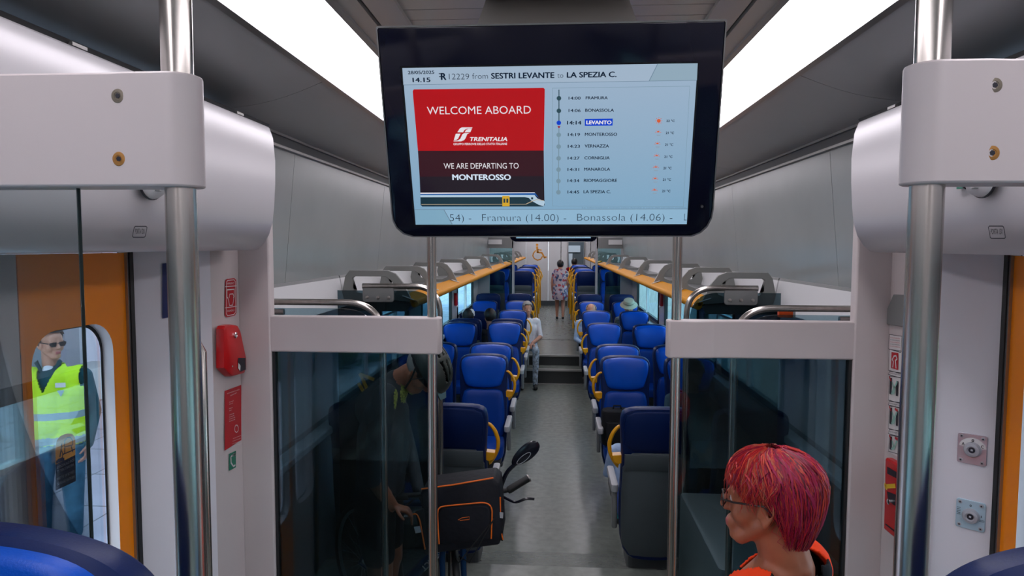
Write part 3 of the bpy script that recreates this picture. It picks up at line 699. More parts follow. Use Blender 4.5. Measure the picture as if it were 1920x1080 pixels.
# stops
line((1048, 168), (1048, 233), 1.6, DG); line((1048, 238), (1047, 360), 1.6, LG)
def dot(x, y, r, m, lv=6): q([(x + r * math.cos(i * .393), y + r * math.sin(i * .393)) for i in range(16)], m, lv)
BL = smat('blue', (.0, .045, .55)); OG = smat('sunorange', (.62, .10, .03))
for i, y in enumerate((184, 207.5, 230, 252.5, 274.5, 296.5, 317.5, 339, 360)): dot(1048 - i * .12, y, 4.3, (DG, DG, BL)[i] if i < 3 else LG)
q([(1045, 236), (1051, 236), (1048, 240.5)], smat('arrowred', (.3, .0, .01)), 7)
rows = [('14:00', 1066, 1088.6, 186.4, 'FRAMURA', 1098, 1139.4), ('14:06', 1066, 1088.5, 209.6, 'BONASSOLA', 1097, 1151), ('14:19', 1064.7, 1087.5, 254.7, 'MONTEROSSO', 1096.4, 1157),
        ('14:23', 1064.5, 1087.3, 276.6, 'VERNAZZA', 1096, 1141.7), ('14:27', 1064.3, 1086.7, 298.8, 'CORNIGLIA', 1095.6, 1143), ('14:31', 1064, 1086, 320, 'MANAROLA', 1095, 1143.8),
        ('14:34', 1064, 1086.2, 341, 'RIOMAGGIORE', 1094.5, 1156.7), ('14:45', 1064, 1086, 362.2, 'LA SPEZIA C.', 1094, 1145)]
for t, a_, c_, y, nme, e_, g_ in rows: T(t, a_, c_, y, 5.8, bold=.012); T(nme, e_, g_, y - .5, 5.8, bold=.016)
T('14:14', 1063, 1090, 233, 7, bold=.02)
q([(1096.4, 222.6), (1148.8, 222), (1148.4, 235.2), (1096.4, 235.8)], BL, 5); T('LEVANTO', 1099, 1146.4, 232.4, 7, WH, bold=.03, lv=8)
for i, (x, y, t) in enumerate(((1249, 228.6, '22 °C'), (1247.8, 251, '21 °C'), (1246.4, 273, '21 °C'), (1245, 295.7, '21 °C'), (1243.3, 317, '21 °C'), (1242.2, 338.6, '21 °C'), (1241, 359.9, '21 °C'))):
    T(t, x, x + 15.5, y, 4.6, bold=.02)
    cx, cy = x - 14, y - (2.4 if i == 0 else 3.2)
    if i == 0:
        dot(cx, cy, 3.6, OG)
        for k in range(8): a = k * .785; line((cx + 4.6 * math.cos(a), cy + 4.6 * math.sin(a)), (cx + 6.4 * math.cos(a), cy + 6.4 * math.sin(a)), 1, OG, 6)
    else:
        q([(cx + 2.6 * math.cos(math.pi * k / 8), cy - 2.6 * math.sin(math.pi * k / 8)) for k in range(9)], OG, 6)
        for k in range(5): a = math.pi * k / 4; line((cx + 3.4 * math.cos(a), cy - 3.4 * math.sin(a)), (cx + 5.6 * math.cos(a), cy - 5.6 * math.sin(a) * .8), .9, OG, 6)
        q([(cx - 4, cy + 4.6), (cx + 5, cy + 4.6), (cx + 3, cy + 6.4), (cx - 2, cy + 6.4)], smat('cloud', (.25, .33, .42)), 6)
T('54) -', 844, 884, 414.2, 14, bold=-.018); T('Framura (14.00) -', 904.4, 1061.5, 414, 14, bold=-.018); T('Bonassola (14.06) -', 1082, 1260, 413.4, 14, bold=-.018); T('L', 1282, 1287, 413, 14, bold=-.018)
T('Le informazioni meteo sono fornite a cura del servizio meteo', 1091, 1286, 390, 2.2, GR)
sbuild(D, 'display', smooth=False)
# the second screen farther down the car
fs = copytree(rootS); fs.location = (SO.x, 5.62, SO.z + .012)
tag(fs, 'smaller looking second screen far down the aisle, its lower edge under the front screen')

# ================================================================ WALL FITTINGS, LEFT SIDE
def on(X, nrm=(1, 0, 0)):
    return lambda px, py: tuple(atx(px, py, X))
LX = -1.3155
fl = on(LX)
b = MB(); poly(b, [fl(*p) for p in ((421, 845), (452, 825), (452, 721.5), (421, 733))], (1, 0, 0), M['redp'], .001)
for (y0, y1, xa, xb) in ((739, 731, 425, 448), (743, 737, 431, 443)): text_on(b, 'INFORMAZIONI DI SICUREZZA', fl(xa, y0), fl(xb, y1), (0, 0, 1), M['paper'], h=.004, off=.002)
for k, (y, x1) in enumerate(((755, 437), (759, 436), (767, 435), (771, 433), (779, 438), (783, 438), (787, 440), (791, 440))): text_on(b, 'Numero utile', fl(429, y), fl(x1, y - (x1 - 429) * .38), (0, 0, 1), M['paper'], h=.0045, off=.002)
strk(b, [(441 + 0 * 1, 797), (444, 797), (446, 801), (446, 807), (443, 811), (440, 809), (439, 804), (440, 799), (443, 797)], .003, M['paper'], fl, .002)
for k in range(4): text_on(b, 'chiamata di emergenza', fl(436 - k, 823 + 5 * k), fl(451, 817 + 5 * k), (0, 0, 1), M['paper'], h=.0035, off=.002)
b.build('safety_poster', smooth=False, label='tall plain red safety notice with small white print below the red emergency handle', cat='poster')
b = MB(); o_ = [(422, 526), (425, 523), (439, 521.5), (442.5, 525), (443, 586), (440, 591.5), (425, 595), (421, 591)]
poly(b, [fl(*p) for p in o_[::-1]], (1, 0, 0), M['redp'], .001)
for s_, off in ((1, 0),): strk(b, [(424, 529), (426, 526), (438, 524.5), (440.5, 528), (441, 585), (438, 589.5), (426, 592), (423.5, 588), (424, 529)], .003, M['paper'], fl, .0018)
strk(b, [(421.5, 537.5), (442, 536)], .003, M['paper'], fl, .0018); strk(b, [(421.5, 577.5), (442.5, 574)], .003, M['paper'], fl, .0018)
text_on(b, 'EMERGENCY', fl(424.5, 533.5), fl(438.5, 532.5), (0, 0, 1), M['paper'], h=.008, off=.002); text_on(b, 'HANDLE', fl(425.5, 585), fl(438.5, 583), (0, 0, 1), M['paper'], h=.008, off=.002)
strk(b, [(426.5, 559), (424.8, 557), (424.8, 543.5), (438.5, 542.3), (438.5, 556), (437, 558)], .0045, M['paper'], fl, .0018)
strk(b, [(429, 558), (430, 551.5), (436, 551), (438, 557), (436.5, 566), (435.5, 572), (429.5, 573), (428.5, 566), (427, 560)], .0035, M['paper'], fl, .0018)
b.build('emergency_sign', smooth=False, label='red and white pictogram sign of a hand pulling a handle, on the left wall', cat='sign')
b = MB(); poly(b, [fl(*p) for p in ((429, 883), (442, 876), (442, 845), (429, 851))], (1, 0, 0), M['green'], .001)
strk(b, [(434.5, 854), (432, 857), (432.5, 868), (437, 874.5), (440, 872)], .007, M['paper'], fl, .002); text_on(b, 'SOS', fl(435.5, 856.5), fl(441.4, 854), (0, 0, 1), M['paper'], h=.014, bold=.02, off=.002)
b.build('phone_sign', smooth=False, label='small green SOS telephone sign under the red notice on the left wall', cat='sign')
# red emergency handle
hp = [(421, 690), (421, 617), (424, 611), (436, 608.5), (447, 610), (452, 620), (463, 672), (463, 690), (460, 700), (437, 706), (432, 702)]
XH = -1.282; fh = on(XH); pts = [fh(*p) for p in hp]
b = MB(); cy_ = sum(p[1] for p in pts) / len(pts); cz_ = sum(p[2] for p in pts) / len(pts)
def inset(k, X): return [(X, cy_ + (p[1] - cy_) * k, cz_ + (p[2] - cz_) * k) for p in pts]
b.loft([inset(1.0, LX), inset(1.0, XH - .01), inset(.97, XH - .003), inset(.9, XH)], M['red'])
hr = Vector((LX, cy_, cz_)); b.v = [v - hr for v in b.v]
root = thing('emergency_alarm', 'bulky red emergency handle box with round lock on the left wall', 'emergency handle', hr); b.build('housing', root, ang=30)
b = MB(); poly(b, [fh(*p) for p in ((446, 671), (459.5, 671), (460, 693), (450, 697), (445.5, 690))], (1, 0, 0), M['ink'], .002); poly(b, [fh(*p) for p in ((446, 680), (450, 686), (449, 696), (445.5, 690))], (1, 0, 0), M['paper'], .0025); b.v = [v - hr for v in b.v]; b.build('grip_opening', root)
b = MB(); p = Vector(fh(440.5, 628.5)); b.lathe([(.0001, 0), (.013, 0), (.013, .005), (.009, .007), (.006, .004), (.0001, .004)], p - hr, (1, 0, 0), M['chrome']); b.build('lock', root)
b = MB(); b.lathe([(.0001, 0), (.004, 0), (.0001, .003)], Vector(fh(436, 687)) - hr, (1, 0, 0), M['steeld'], 10); b.build('screw', root)
# vertical grab bars beside the doors
for s in (-1, 1):
    p = at(380, 645, 2.44) if s < 0 else at(1733, 645, 2.46); b = MB(); r = .0135
    x_ = p.x + (.0 if s < 0 else 0)
    b.tube([(x_ - (-s) * .06, 2.46, p.z - .012), (x_ - (-s) * .02, 2.45, p.z - .004), (x_, 2.44, p.z - .03), (x_, 2.44, 1.05), (x_ - (-s) * .06, 2.46, 1.0)], r, M['steel'], 16)
    b.build('grab_bar', label='thin vertical steel grab bar beside the %s door, behind the thick pole' % SIDE[s], cat='grab bar', group='door grab bars')
# navy sign edge behind the left pole
b = MB(); pn = Vector((.8, -.6, 0)); bo = Vector((-1.41, 2.38, 2)); poly(b, [atp(*p, bo, pn) for p in ((303, 597), (322, 594), (322, 492), (303, 494))], pn, mat('navy_print', (.01, .02, .12), .5), .006)
b.build('wall_notice', smooth=False, label='narrow navy blue notice half hidden behind the thick left pole', cat='sign')
# cover labels and domes
for s, bx, t in ((-1, (248, 276, 424.5, 445), 'PORTA 1DX'), (1, (1853, 1885.5, 424, 447), 'PORTA 1SX')):
    fx = on(s * 1.096); b = MB(); k = 4 * -s; x0, x1, y0, y1 = bx
    o_ = [(x0 + max(k, 0) , y0), (x1 + min(k, 0) + (k if k > 0 else 0) * 0, y0), (x1 - max(k, 0), y1), (x0 - min(k, 0), y1)]
    n = (-s, 0, 0)
    cx_, cyy = sum(p[0] for p in o_) / 4, sum(p[1] for p in o_) / 4
    rnd = []
    for i in range(4):
        a, c, e = Vector(o_[i - 1]), Vector(o_[i]), Vector(o_[(i + 1) % 4]); rnd += [tuple(c + (a - c).normalized() * 2), tuple(c + (e - c).normalized() * 2)]
    strk(b, rnd + [rnd[0]], .0028, M['ink'], fx, .0, n)
    text_on(b, t, fx(x0 + 5, (y0 + y1) / 2 + 3.5), fx(x1 - 5, (y0 + y1) / 2 + 3.5), (0, 0, 1), M['ink'], h=.014, bold=.01, off=.001)
    b.build('door_label', smooth=False, label='small outlined %s label on the silver cover over the %s door' % (t, SIDE[s]), cat='label', group='door number labels')
    c = atx(281, 336, -1.0865) if s < 0 else atx(1846, 330, 1.0865)
    root = thing('dome_camera', 'white dome security camera on the silver cover over the %s door' % SIDE[s], 'camera', c, group='dome security cameras')
    b = MB(); b.lathe([(.0001, 0), (.056, 0), (.056, .006), (.0001, .006)], (0, 0, 0), (-s, 0, 0), M['ink']); b.build('base_ring', root)
    b = MB(); b.lathe([(.054, .004), (.052, .012), (.044, .026), (.03, .037), (.014, .043), (.0001, .044)], (0, 0, 0), (-s, 0, 0), M['white'], 32); b.build('shell', root)
    b = MB(); b.ball((-s * .024, .022, -.014), (.017, .022, .019), M['black'], 20, 12); b.build('lens', root)
    b = MB(); b.rbox(-s * .034 - .006, -s * .034 + .006, -.026, -.014, -.034, -.03, .002, M['mgrey']); b.build('vent', root)
c = atx(1805, 345, 1.09); b = MB(); b.box(c.x - .004, c.x + .004, c.y - .02, c.y + .02, c.z - .012, c.z + .02, M['green']); b.build('exit_label', label='sliver of a green label beside the right dome camera', cat='label')

# ================================================================ WALL FITTINGS, RIGHT SIDE
RX = 1.3135; fr_ = on(RX); NR = (-1, 0, 0)
b = MB(); poly(b, [fr_(*p) for p in ((1669.5, 627), (1693, 631), (1687, 859), (1664.3, 845.5))], NR, M['paper'], .001)
def cell(ya, yb, m=None):
    strk(b, [(1668.6, ya), (1692, ya + 3.5), (1690, yb + 7), (1666.5, yb), (1668.6, ya)], .0022, M['ink'], fr_, .002, NR)
for a_, c_ in ((627, 654), (655, 694), (696, 702), (705, 750), (752, 759), (761, 803), (805, 813), (816, 846)): cell(a_, c_)
for k, y in enumerate((634, 638, 642, 646, 650)): text_on(b, 'IN CASO DI EMERGENZA', fr_(1671, y), fr_(1689, y + 2.4), (0, 0, 1), M['redp'] if k % 2 == 0 else M['ink'], h=.005, off=.003)
for y in (700, 757, 810): text_on(b, 'tirare la maniglia rossa', fr_(1669, y), fr_(1689, y + 4), (0, 0, 1), M['ink'], h=.006, off=.003)
poly(b, [fr_(*p) for p in ((1673, 660), (1686, 662), (1685.5, 694), (1672, 690))], NR, M['redp'], .003)
strk(b, [(1676, 688), (1677, 678), (1675, 674), (1678, 668), (1682, 667), (1684, 673), (1681, 676), (1682, 690)], .006, M['paper'], fr_, .004, NR)
MT = mat('mint_print', (.30, .55, .48), .5)
for y0 in (708, 764, 818):
    h_ = 30 if y0 < 800 else 24
    poly(b, [fr_(*p) for p in ((1670, y0), (1674, y0 + 1), (1673, y0 + h_ + 2), (1669, y0 + h_))], NR, M['ink'], .003)
    if y0 < 800: poly(b, [fr_(*p) for p in ((1682, y0 + 6), (1686, y0 + 7), (1685, y0 + h_ + 5), (1681, y0 + h_ + 4))], NR, M['ink'], .003)
    strk(b, [(1674, y0 + h_), (1678, y0 + 20), (1675, y0 + 10)], .009, MT, fr_, .004, NR); strk(b, [(1678, y0 + h_), (1680, y0 + 18), (1684, y0 + 8)], .009, MT, fr_, .0045, NR)
    strk(b, [(1670, y0 - 2), (1673, y0 + 6)], .006, M['redp'], fr_, .005, NR)
    if y0 > 760: strk(b, [(1681, y0 + 3), (1685, y0 + 6)], .010, M['redp'], fr_, .005, NR)
b.build('instruction_strip', smooth=False, label='tall white instruction strip with red and black pictograms on the right wall', cat='sign')
b = MB(); gp = [fr_(*p) for p in ((1678.5, 552), (1700, 553), (1699, 614), (1666, 607.7), (1667, 578.5))]
b.loft([[(RX + .004, p[1], p[2]) for p in gp], [(RX - .008, p[1], p[2]) for p in gp]], M['mgrey']); b.build('wall_cover_panel', label='grey angular cap on the right wall above the instruction strip', cat='cover panel', bevel=.003)
# red emergency box
XQ = RX - .026; fq = on(XQ); rp = [fq(*p) for p in ((1660, 858), (1688, 874), (1686, 1017), (1657, 993))]
hr = Vector((RX, rp[0][1], rp[3][2])); root = thing('emergency_box', 'long red emergency box with silver knob on the right wall below the instruction strip', 'emergency box', hr)
def rin(k, X):
    cy0 = sum(p[1] for p in rp) / 4; cz0 = sum(p[2] for p in rp) / 4; return [Vector((X, cy0 + (p[1] - cy0) * k, cz0 + (p[2] - cz0) * k)) - hr for p in rp]
b = MB(); b.loft([rin(1, RX), rin(1, XQ + .006), rin(.95, XQ)], M['red']); b.build('housing', root)
b = MB(); poly(b, [Vector(fq(*p)) - hr for p in ((1664.5, 875), (1682, 885), (1682, 897), (1664.5, 888))], NR, M['ink'], .002); b.build('slot', root); b = MB(); poly(b, [Vector(fq(*p)) - hr for p in ((1664, 921), (1682, 928), (1682, 950), (1666, 940))], NR, M['ink'], .002); b.build('slot', root)
b = MB(); poly(b, [Vector(fq(*p)) - hr for p in ((1661, 981), (1680, 996), (1680, 999), (1661, 984))], NR, M['ink'], .002); b.build('slot', root)
b = MB(); b.lathe([(.0001, 0), (.012, 0), (.011, .014), (.0001, .016)], Vector(fq(1672, 941)) - hr, NR, M['chrome'], 14); b.build('knob', root)
b = MB(); strk(b, [(1661, 912), (1679, 911)], .016, mat('yellow_print', (.8, .5, .02), .5), lambda *p: Vector(fq(*p)) - hr, .003, NR); strk(b, [(1661, 907), (1664, 917)], .01, MATS['yellow_print'], lambda *p: Vector(fq(*p)) - hr, .003, NR); b.build('yellow_seal', root)
# key switches
po, pn = Vector((1.40, 2.405, 2.0)), Vector((-.669, -.743, 0)).normalized(); pu = Vector((.743, -.669, 0)); po = po + pn * .001
for (cx, cy, w2, h2, ic) in ((1823, 842, .043, .053, 0), (1820, 965, .043, .051, 1)):
    c = atp(cx, cy, po, pn); root = thing('key_switch', ('upper chrome key switch plate with white arc marked A 0 C' if ic == 0 else 'lower key switch plate with pale blue face and dial marks') + ', right door pillar', 'switch', c, group='key switches')
    def W3(u, v, o=0): return pu * u + Vector((0, 0, v)) + pn * o
    b = MB(); pm = mat('switch_chrome', (.60, .60, .68), .30, metal=.6) if ic == 0 else mat('switch_blue_face', (.42, .58, .68), .35, metal=.1)
    o_ = rrect(w2, h2, .008)
    b.loft([[W3(u, v, 0) for u, v in o_], [W3(u, v, .004) for u, v in o_], [W3(u * .97, v * .975, .0055) for u, v in o_]], pm); b.build('plate', root)
    for u, v in ((-1, -1), (1, -1), (1, 1), (-1, 1)):
        b = MB(); b.lathe([(.0001, 0), (.0065, 0), (.006, .003), (.0001, .0035)], W3(u * (w2 - .012), v * (h2 - .011), .0055), pn, M['sws'], 14); b.lathe([(.0001, 0), (.003, 0), (.0001, .0003)], W3(u * (w2 - .012), v * (h2 - .011), .009), pn, M['ink'], 6); b.build('screw', root)
    b = MB(); vz = .0 if ic == 0 else -.002
    b.lathe([(.026, 0), (.026, .006), (.023, .011), (.022, .016), (.014, .018), (.012, .013), (.0001, .013)], W3(.002, vz, .0055), pn, M['sws'], 32); k_ = b.build('dial', root)
    b = MB(); b.lathe([(.0001, 0), (.010, 0), (.0001, .001)], W3(.002, vz, .0188), pn, M['ink'], 20); b.v += []; b.lathe([(.0001, 0), (.0045, 0), (.0001, .002)], W3(.002, vz, .0195), pn, M['sws'], 4); b.build('keyhole', k_)
    b = MB()
    if ic == 0:
        arc = [W3(.002 + .041 * math.cos(a), vz + .041 * math.sin(a), .0062) for a in [math.radians(12 + 156 * i / 16) for i in range(17)]] + [W3(.002 + .022 * math.cos(a), vz + .022 * math.sin(a), .0062) for a in [math.radians(168 - 156 * i / 16) for i in range(17)]]
        b.add(arc, [(i, i + 1, 32 - i, 33 - i) for i in range(16)], M['paper'])
        for t, a in (('A', 150), ('0', 90), ('C', 30)):
            p = W3(.002 + .032 * math.cos(math.radians(a)) - .004, vz + .032 * math.sin(math.radians(a)) - .005, .0066); text_on(b, t, p, p + pu * .008, (0, 0, 1), M['ink'], h=.010, bold=.02)
    else:
        for t, (u, v) in (('0', (-.003, .03)), ('I', (.031, .0))): p = W3(u, v, .0066); text_on(b, t, p, p + pu * (.006 if t == '0' else .002), (0, 0, 1), M['ink'], h=.008, bold=.02)
        for k in range(5): p = W3(-.040, .018 - .006 * k, .006); b.add([p, p + pu * .011, p + pu * .011 + Vector((0, 0, .0015)), p + Vector((0, 0, .0015))], [(0, 1, 2, 3)], M['ink'])
        for k in range(2): p = W3(.026, -.010 - .004 * k, .006); b.add([p, p + pu * .015, p + pu * .015 + Vector((0, 0, .0015)), p + Vector((0, 0, .0015))], [(0, 1, 2, 3)], M['ink'])
    b.build('scale_marks', root, smooth=False)
# red hammers on the window pillars
for s, px, py in ((-1, 855, 560), (1, 1240, 560)):
    c = atx(px, py, s * 1.57); root = thing('emergency_hammer', 'red emergency hammer holder on the %s window pillar' % SIDE[s], 'hammer', c, group='emergency hammers')
    b = MB(); b.rbox(-.02, .02, -.05, .05, -.11, .09, .01, M['red'], 'x'); b.build('holder', root); b = MB(); b.ball((-s * .012, 0, -.12), (.022, .05, .02), M['white']); b.build('hammer_head', root)

# ================================================================ OUTSIDE
g = MB(); g.box(-14, -1.80, -12, 40, -.3, .15, mat('platform_paving', (.42, .40, .44), .7, var=.15, vscale=1.2)); g.box(-2.25, -1.80, -12, 40, .15, .156, M['paper']); struct(g, 'ground_platform')
g = MB(); g.box(-60, 60, -60, 90, -1.2, -.9, mat('ballast_gravel', (.25, .24, .22), .9, var=.4, vscale=8, bump=.6, bscale=20)); struct(g, 'ground_gravel')
g = MB()
for k in range(60): g.box(-14, -1.9, -12 + k * .8, -12 + k * .8 + .012, .15, .153, M['mgrey'])
for k in range(14): g.box(-2.3 - k * .8, -2.29 - k * .8, -12, 36, .15, .153, M['mgrey'])
g.build('paving_joint_lines', kind='structure')
root = thing('station_building', 'pale lilac station wall with glazed doors across the platform, seen through the left door window', 'building', (-8, 6, .15))
LW = mat('station_plaster', (.72, .70, .80), .7, var=.05)
b = MB(); b.box(-.3, 0, -3.5, 18, 0, 6.5, LW); b.build('wall', root)
for y in (-2.2, .3, 2.8, 5.3, 7.8, 10.3):
    b = MB(); b.box(-.02, .06, y, y + 1.3, 0, 2.7, M['alu']); w_ = b.build('door_frame', root)
    b = MB(); b.box(.05, .07, y + .08, y + 1.22, .1, 2.6, mat('station_glass', (.45, .55, .62), .1)); b.build('pane', w_)
    b = MB(); b.box(-.0, .25, y + 1.55, y + 1.95, 0, 6.0, mat('station_pilaster', (.82, .80, .86), .7)); b.build('pilaster', root)
b = MB(); b.box(-.0, 4.0, -4, 18, 3.6, 3.8, mat('canopy_paint', (.6, .6, .62), .6)); b.build('canopy', root)
for y in (1.2, 5.2, 9.2):
    b = MB(); b.box(3.4, 3.5, y, y + .1, 0, 3.6, M['lgrey']); b.build('canopy_post', root)
pb_ = MB(); pb_.rbox(-7.3, -6.8, 8.4, 10.0, .16, .66, .05, mat('concrete', (.6, .62, .6), .8)); pb_.build('platform_bench', label='pale concrete bench on the platform behind the man in the yellow vest', cat='bench')
# leafy hillside behind the platform and on the far side of the line: leaf-clustered bushes
def bush(c, r, seed, lab, col):
    rnd = random.Random(seed); root = thing('bush', lab, 'bush', (c[0], c[1], c[2]), group='green bushes outside the windows')
    b = MB()
    for k in range(420):
        th = rnd.uniform(0, 6.283); ph = math.acos(rnd.uniform(-.3, 1)); rr = r * rnd.uniform(.72, 1.0) * (1 + .18 * math.sin(3 * th + seed))
        p = Vector((rr * math.sin(ph) * math.cos(th), rr * math.sin(ph) * math.sin(th) * 1.3, r * .2 + rr * math.cos(ph))); d = Vector((rnd.uniform(-1, 1), rnd.uniform(-1, 1), rnd.uniform(-.3, 1))).normalized(); e = d.orthogonal().normalized(); s_ = r * rnd.uniform(.10, .17)
        b.add([p - d * s_, p + e * s_ * .6, p + d * s_, p - e * s_ * .6], [(0, 1, 2, 3)], col[k % 2])
    b.ball((0, 0, r * .3), (r * .75, r * .95, r * .72), col[1], 12, 8)
    b.build('foliage', root, smooth=False)
    b = MB(); b.cyl((0, 0, -.5), (0, 0, r * .6), r * .08, mat('bark', (.12, .08, .05), .9), 8); b.build('stem', root)
LF = [mat('leaf_green', (.10, .22, .05), .7), mat('leaf_dark', (.05, .13, .04), .7)]
q_ = 0
for (x, y, r) in ((-6.5, 0.0, 1.2), (-7.5, -3.6, 1.7), (-5.0, -7.5, 1.5), (-11, -8.5, 2.2)):
    q_ += 1; bush((x, y, .15), r, q_, 'leafy green bush beyond the platform edge, number %s from the camera end' % ('one', 'two', 'three', 'four', 'five', 'six')[q_ - 1], LF)
for (x, y, r) in ((9, 0, 1.8), (9, 6, 2.0), (9, 12, 1.9), (9, 18.5, 2.2), (9, -6.5, 2.0), (9, 25, 2.0)):
    q_ += 1; bush((x, y, -.9), r, q_, 'leafy green bush on the trackside right of the train, number %s from the camera end' % ('two', 'three', 'four', 'five', 'one', 'six')[q_ - 7], LF)
b = MB(); b.box(4.6, 4.9, -20, 40, -.9, 1.0, mat('retaining_wall', (.48, .46, .42), .85, var=.2, vscale=3, bump=.4, bscale=6)); b.build('trackside_wall', kind='structure')
# ================================================================ SEATS
SH = 1.225
def smooth_outline(pts, n=4):
    """Chaikin rounding of a closed outline"""
    for _ in range(n - 2):
        q = []
        for i in range(len(pts)):
            a, b = Vector(pts[i]), Vector(pts[(i + 1) % len(pts)]); q += [tuple(a * .75 + b * .25), tuple(a * .25 + b * .75)]
        pts = q
    return pts
def make_seat(hs, lab, raised=False):
    """seat facing local -Y; hs = side of the yellow grip and armrest (+1/-1/0)"""
    root = thing('train_seat', lab, 'seat')
    def lean(x, y, z):       # recline and a gentle wrap of the sides
        t = max(0, z - .42); return (x, y + .16 * t + (.0 if y > .02 else -.55 * x * x), z)
    sh = smooth_outline([(-.215, .16), (-.235, .5), (-.225, .86), (-.23, .98), (-.243, 1.14), (-.215, SH), (0, SH + .012), (.215, SH), (.243, 1.14), (.23, .98), (.225, .86), (.235, .5), (.215, .16), (0, .13)], 4)
    up = [(x, z) for x, z in sh if z > .925]; lo = [(x, z) for x, z in sh if z <= .925]
    # navy shell over the full height
    b = MB(); b.slab(sh, [(-.035, .02), (-.028, .006), (-.01, 0), (.035, 0), (.05, .008), (.058, .03)], M['navy'], lean); b.build('shell', root)
    # headrest pad, wider at the top
    hp = smooth_outline([(-.165, .93), (-.19, 1.0), (-.222, 1.12), (-.21, 1.205), (-.08, 1.222), (.08, 1.222), (.21, 1.205), (.222, 1.12), (.19, 1.0), (.165, .93), (0, .915)], 4)
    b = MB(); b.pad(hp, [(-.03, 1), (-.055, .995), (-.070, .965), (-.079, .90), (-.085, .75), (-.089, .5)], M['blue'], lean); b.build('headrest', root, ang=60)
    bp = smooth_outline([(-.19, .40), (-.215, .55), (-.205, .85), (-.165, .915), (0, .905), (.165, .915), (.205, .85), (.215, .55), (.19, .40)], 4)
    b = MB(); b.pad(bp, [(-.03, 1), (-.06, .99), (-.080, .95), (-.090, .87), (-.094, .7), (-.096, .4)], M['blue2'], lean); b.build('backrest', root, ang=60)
    # back: upper upholstered part and lower grey panel with a fold line
    ub = smooth_outline([(-.205, .935), (-.222, 1.12), (-.20, 1.205), (0, 1.215), (.20, 1.205), (.222, 1.12), (.205, .935), (0, .93)], 3)
    b = MB(); b.slab(ub, [(.045, .0), (.066, .002), (.073, .012)], M['navy'], lean); b.build('back_upper_panel', root)
    lb = smooth_outline([(-.215, .19), (-.228, .5), (-.218, .92), (0, .925), (.218, .92), (.228, .5), (.215, .19), (0, .17)], 3)
    b = MB(); b.slab(lb, [(.045, 0), (.07, .002), (.078, .014)], M['sgrey'], lean); b.build('back_lower_panel', root)
    b = MB(); b.slab([(-.212, .80), (.212, .80), (.212, .915), (-.212, .915)], [(.07, 0), (.086, 0), (.09, .006)], M['sgrey'], lean); b.build('fold_table', root)
    # cushion and base
    b = MB(); cu = smooth_outline([(-.22, -.46), (-.225, -.2), (-.2, .02), (.2, .02), (.225, -.2), (.22, -.46), (.1, -.50), (-.1, -.50)], 3)
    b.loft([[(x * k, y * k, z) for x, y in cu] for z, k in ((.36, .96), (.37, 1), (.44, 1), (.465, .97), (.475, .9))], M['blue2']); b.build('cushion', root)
    b = MB(); b.rbox(-.16, .16, -.34, .0, -.0, .36, .03, M['trim']); b.rbox(-.21, .21, -.44, .04, .32, .365, .02, M['trim']); b.build('pedestal', root)
    if hs:
        b = MB(); x0 = .228
        if raised:
            pts = [(x0 + .0, 0, 1.17), (x0 + .035, 0, 1.15), (x0 + .05, 0, 1.10), (x0 + .06, 0, .9), (x0 + .07, -.02, .6), (x0 + .07, -.02, .0)]
            b.tube([(hs * x, y + .10, z) for x, y, z in fillet(pts, .03, 4)], .017, M['yellow'], 10)
            b.tube([(hs * (x0 - .02), .10, 1.17), (hs * (x0 + .02), .10, 1.17)], .03, M['yellow'], 10)
            b.tube([(hs * x, .02, z) for x, z in ((x0 + .02, 1.08), (x0 + .09, 1.02), (x0 + .12, .9), (x0 + .08, .8), (x0 + .01, .76))], [.014, .018, .02, .018, .014], M['yellow'], 10)
        else:
            C = [(x0 - .005, 1.08), (x0 + .02, 1.075), (x0 + .055, 1.03), (x0 + .078, .965), (x0 + .075, .90), (x0 + .05, .84), (x0 + .02, .80)]
            P = fillet([Vector((hs * x, .055, z)) for x, z in C], .02, 3)
            b.tube(P, [.013 + .006 * math.sin(math.pi * min(1, i / (len(P) - 1))) for i in range(len(P))], M['yellow'], 10, flat=.75)
            b.prism([(hs * (x0 - .06), .895), (hs * (x0 + .06), .885), (hs * (x0 + .05), .84), (hs * (x0 + .02), .825), (hs * (x0 - .05), .85)], .02, .095, M['yellow'])
            b.prism([(hs * (x0 + .0), .86), (hs * (x0 + .055), .86), (hs * (x0 + .02), .79)], .04, .075, M['yellow'])
        b.build('grab_grip', root, bevel=.003)
        b = MB(); b.rbox(min(hs * .235, hs * .285), max(hs * .235, hs * .285), -.40, .02, .60, .655, .02, M['lgrey']); b.rbox(min(hs * .24, hs * .275), max(hs * .24, hs * .275), -.10, .0, .34, .61, .015, M['mgrey']); b.build('armrest', root)
    return root
PZ = .20
AX, WXX = .685, 1.30
protos = {}
def seat(side, col, y, back, z, lab, grp, raised=False, x=None, rz=0):
    """col 'a' aisle / 'w' window; back = we see its back"""
    hs = 0 if col == 'w' else (-side if not back else side)
    key = (hs, raised)
    if key not in protos: protos[key] = make_seat(hs, lab, raised); o = protos[key]
    else: o = copytree(protos[key])
    tag(o, lab, 'seat', grp)
    o.location = (x if x is not None else side * (AX if col == 'a' else WXX), y, z); o.rotation_euler = (0, 0, (math.pi if back else 0) + rz); return o
SEATS = []
ordn = ['first', 'second', 'third', 'fourth', 'fifth', 'sixth', 'seventh', 'eighth', 'ninth', 'tenth', 'eleventh']
rowsA = [(4.55, True), (6.35, False), (7.1, False), (9.1, False), (10.85, False), (12.25, False), (13.15, True)]
rowsW = [(4.55, True), (6.35, False), (7.1, False), (9.0, False), (10.85, None), (12.3, False), (13.15, True)]
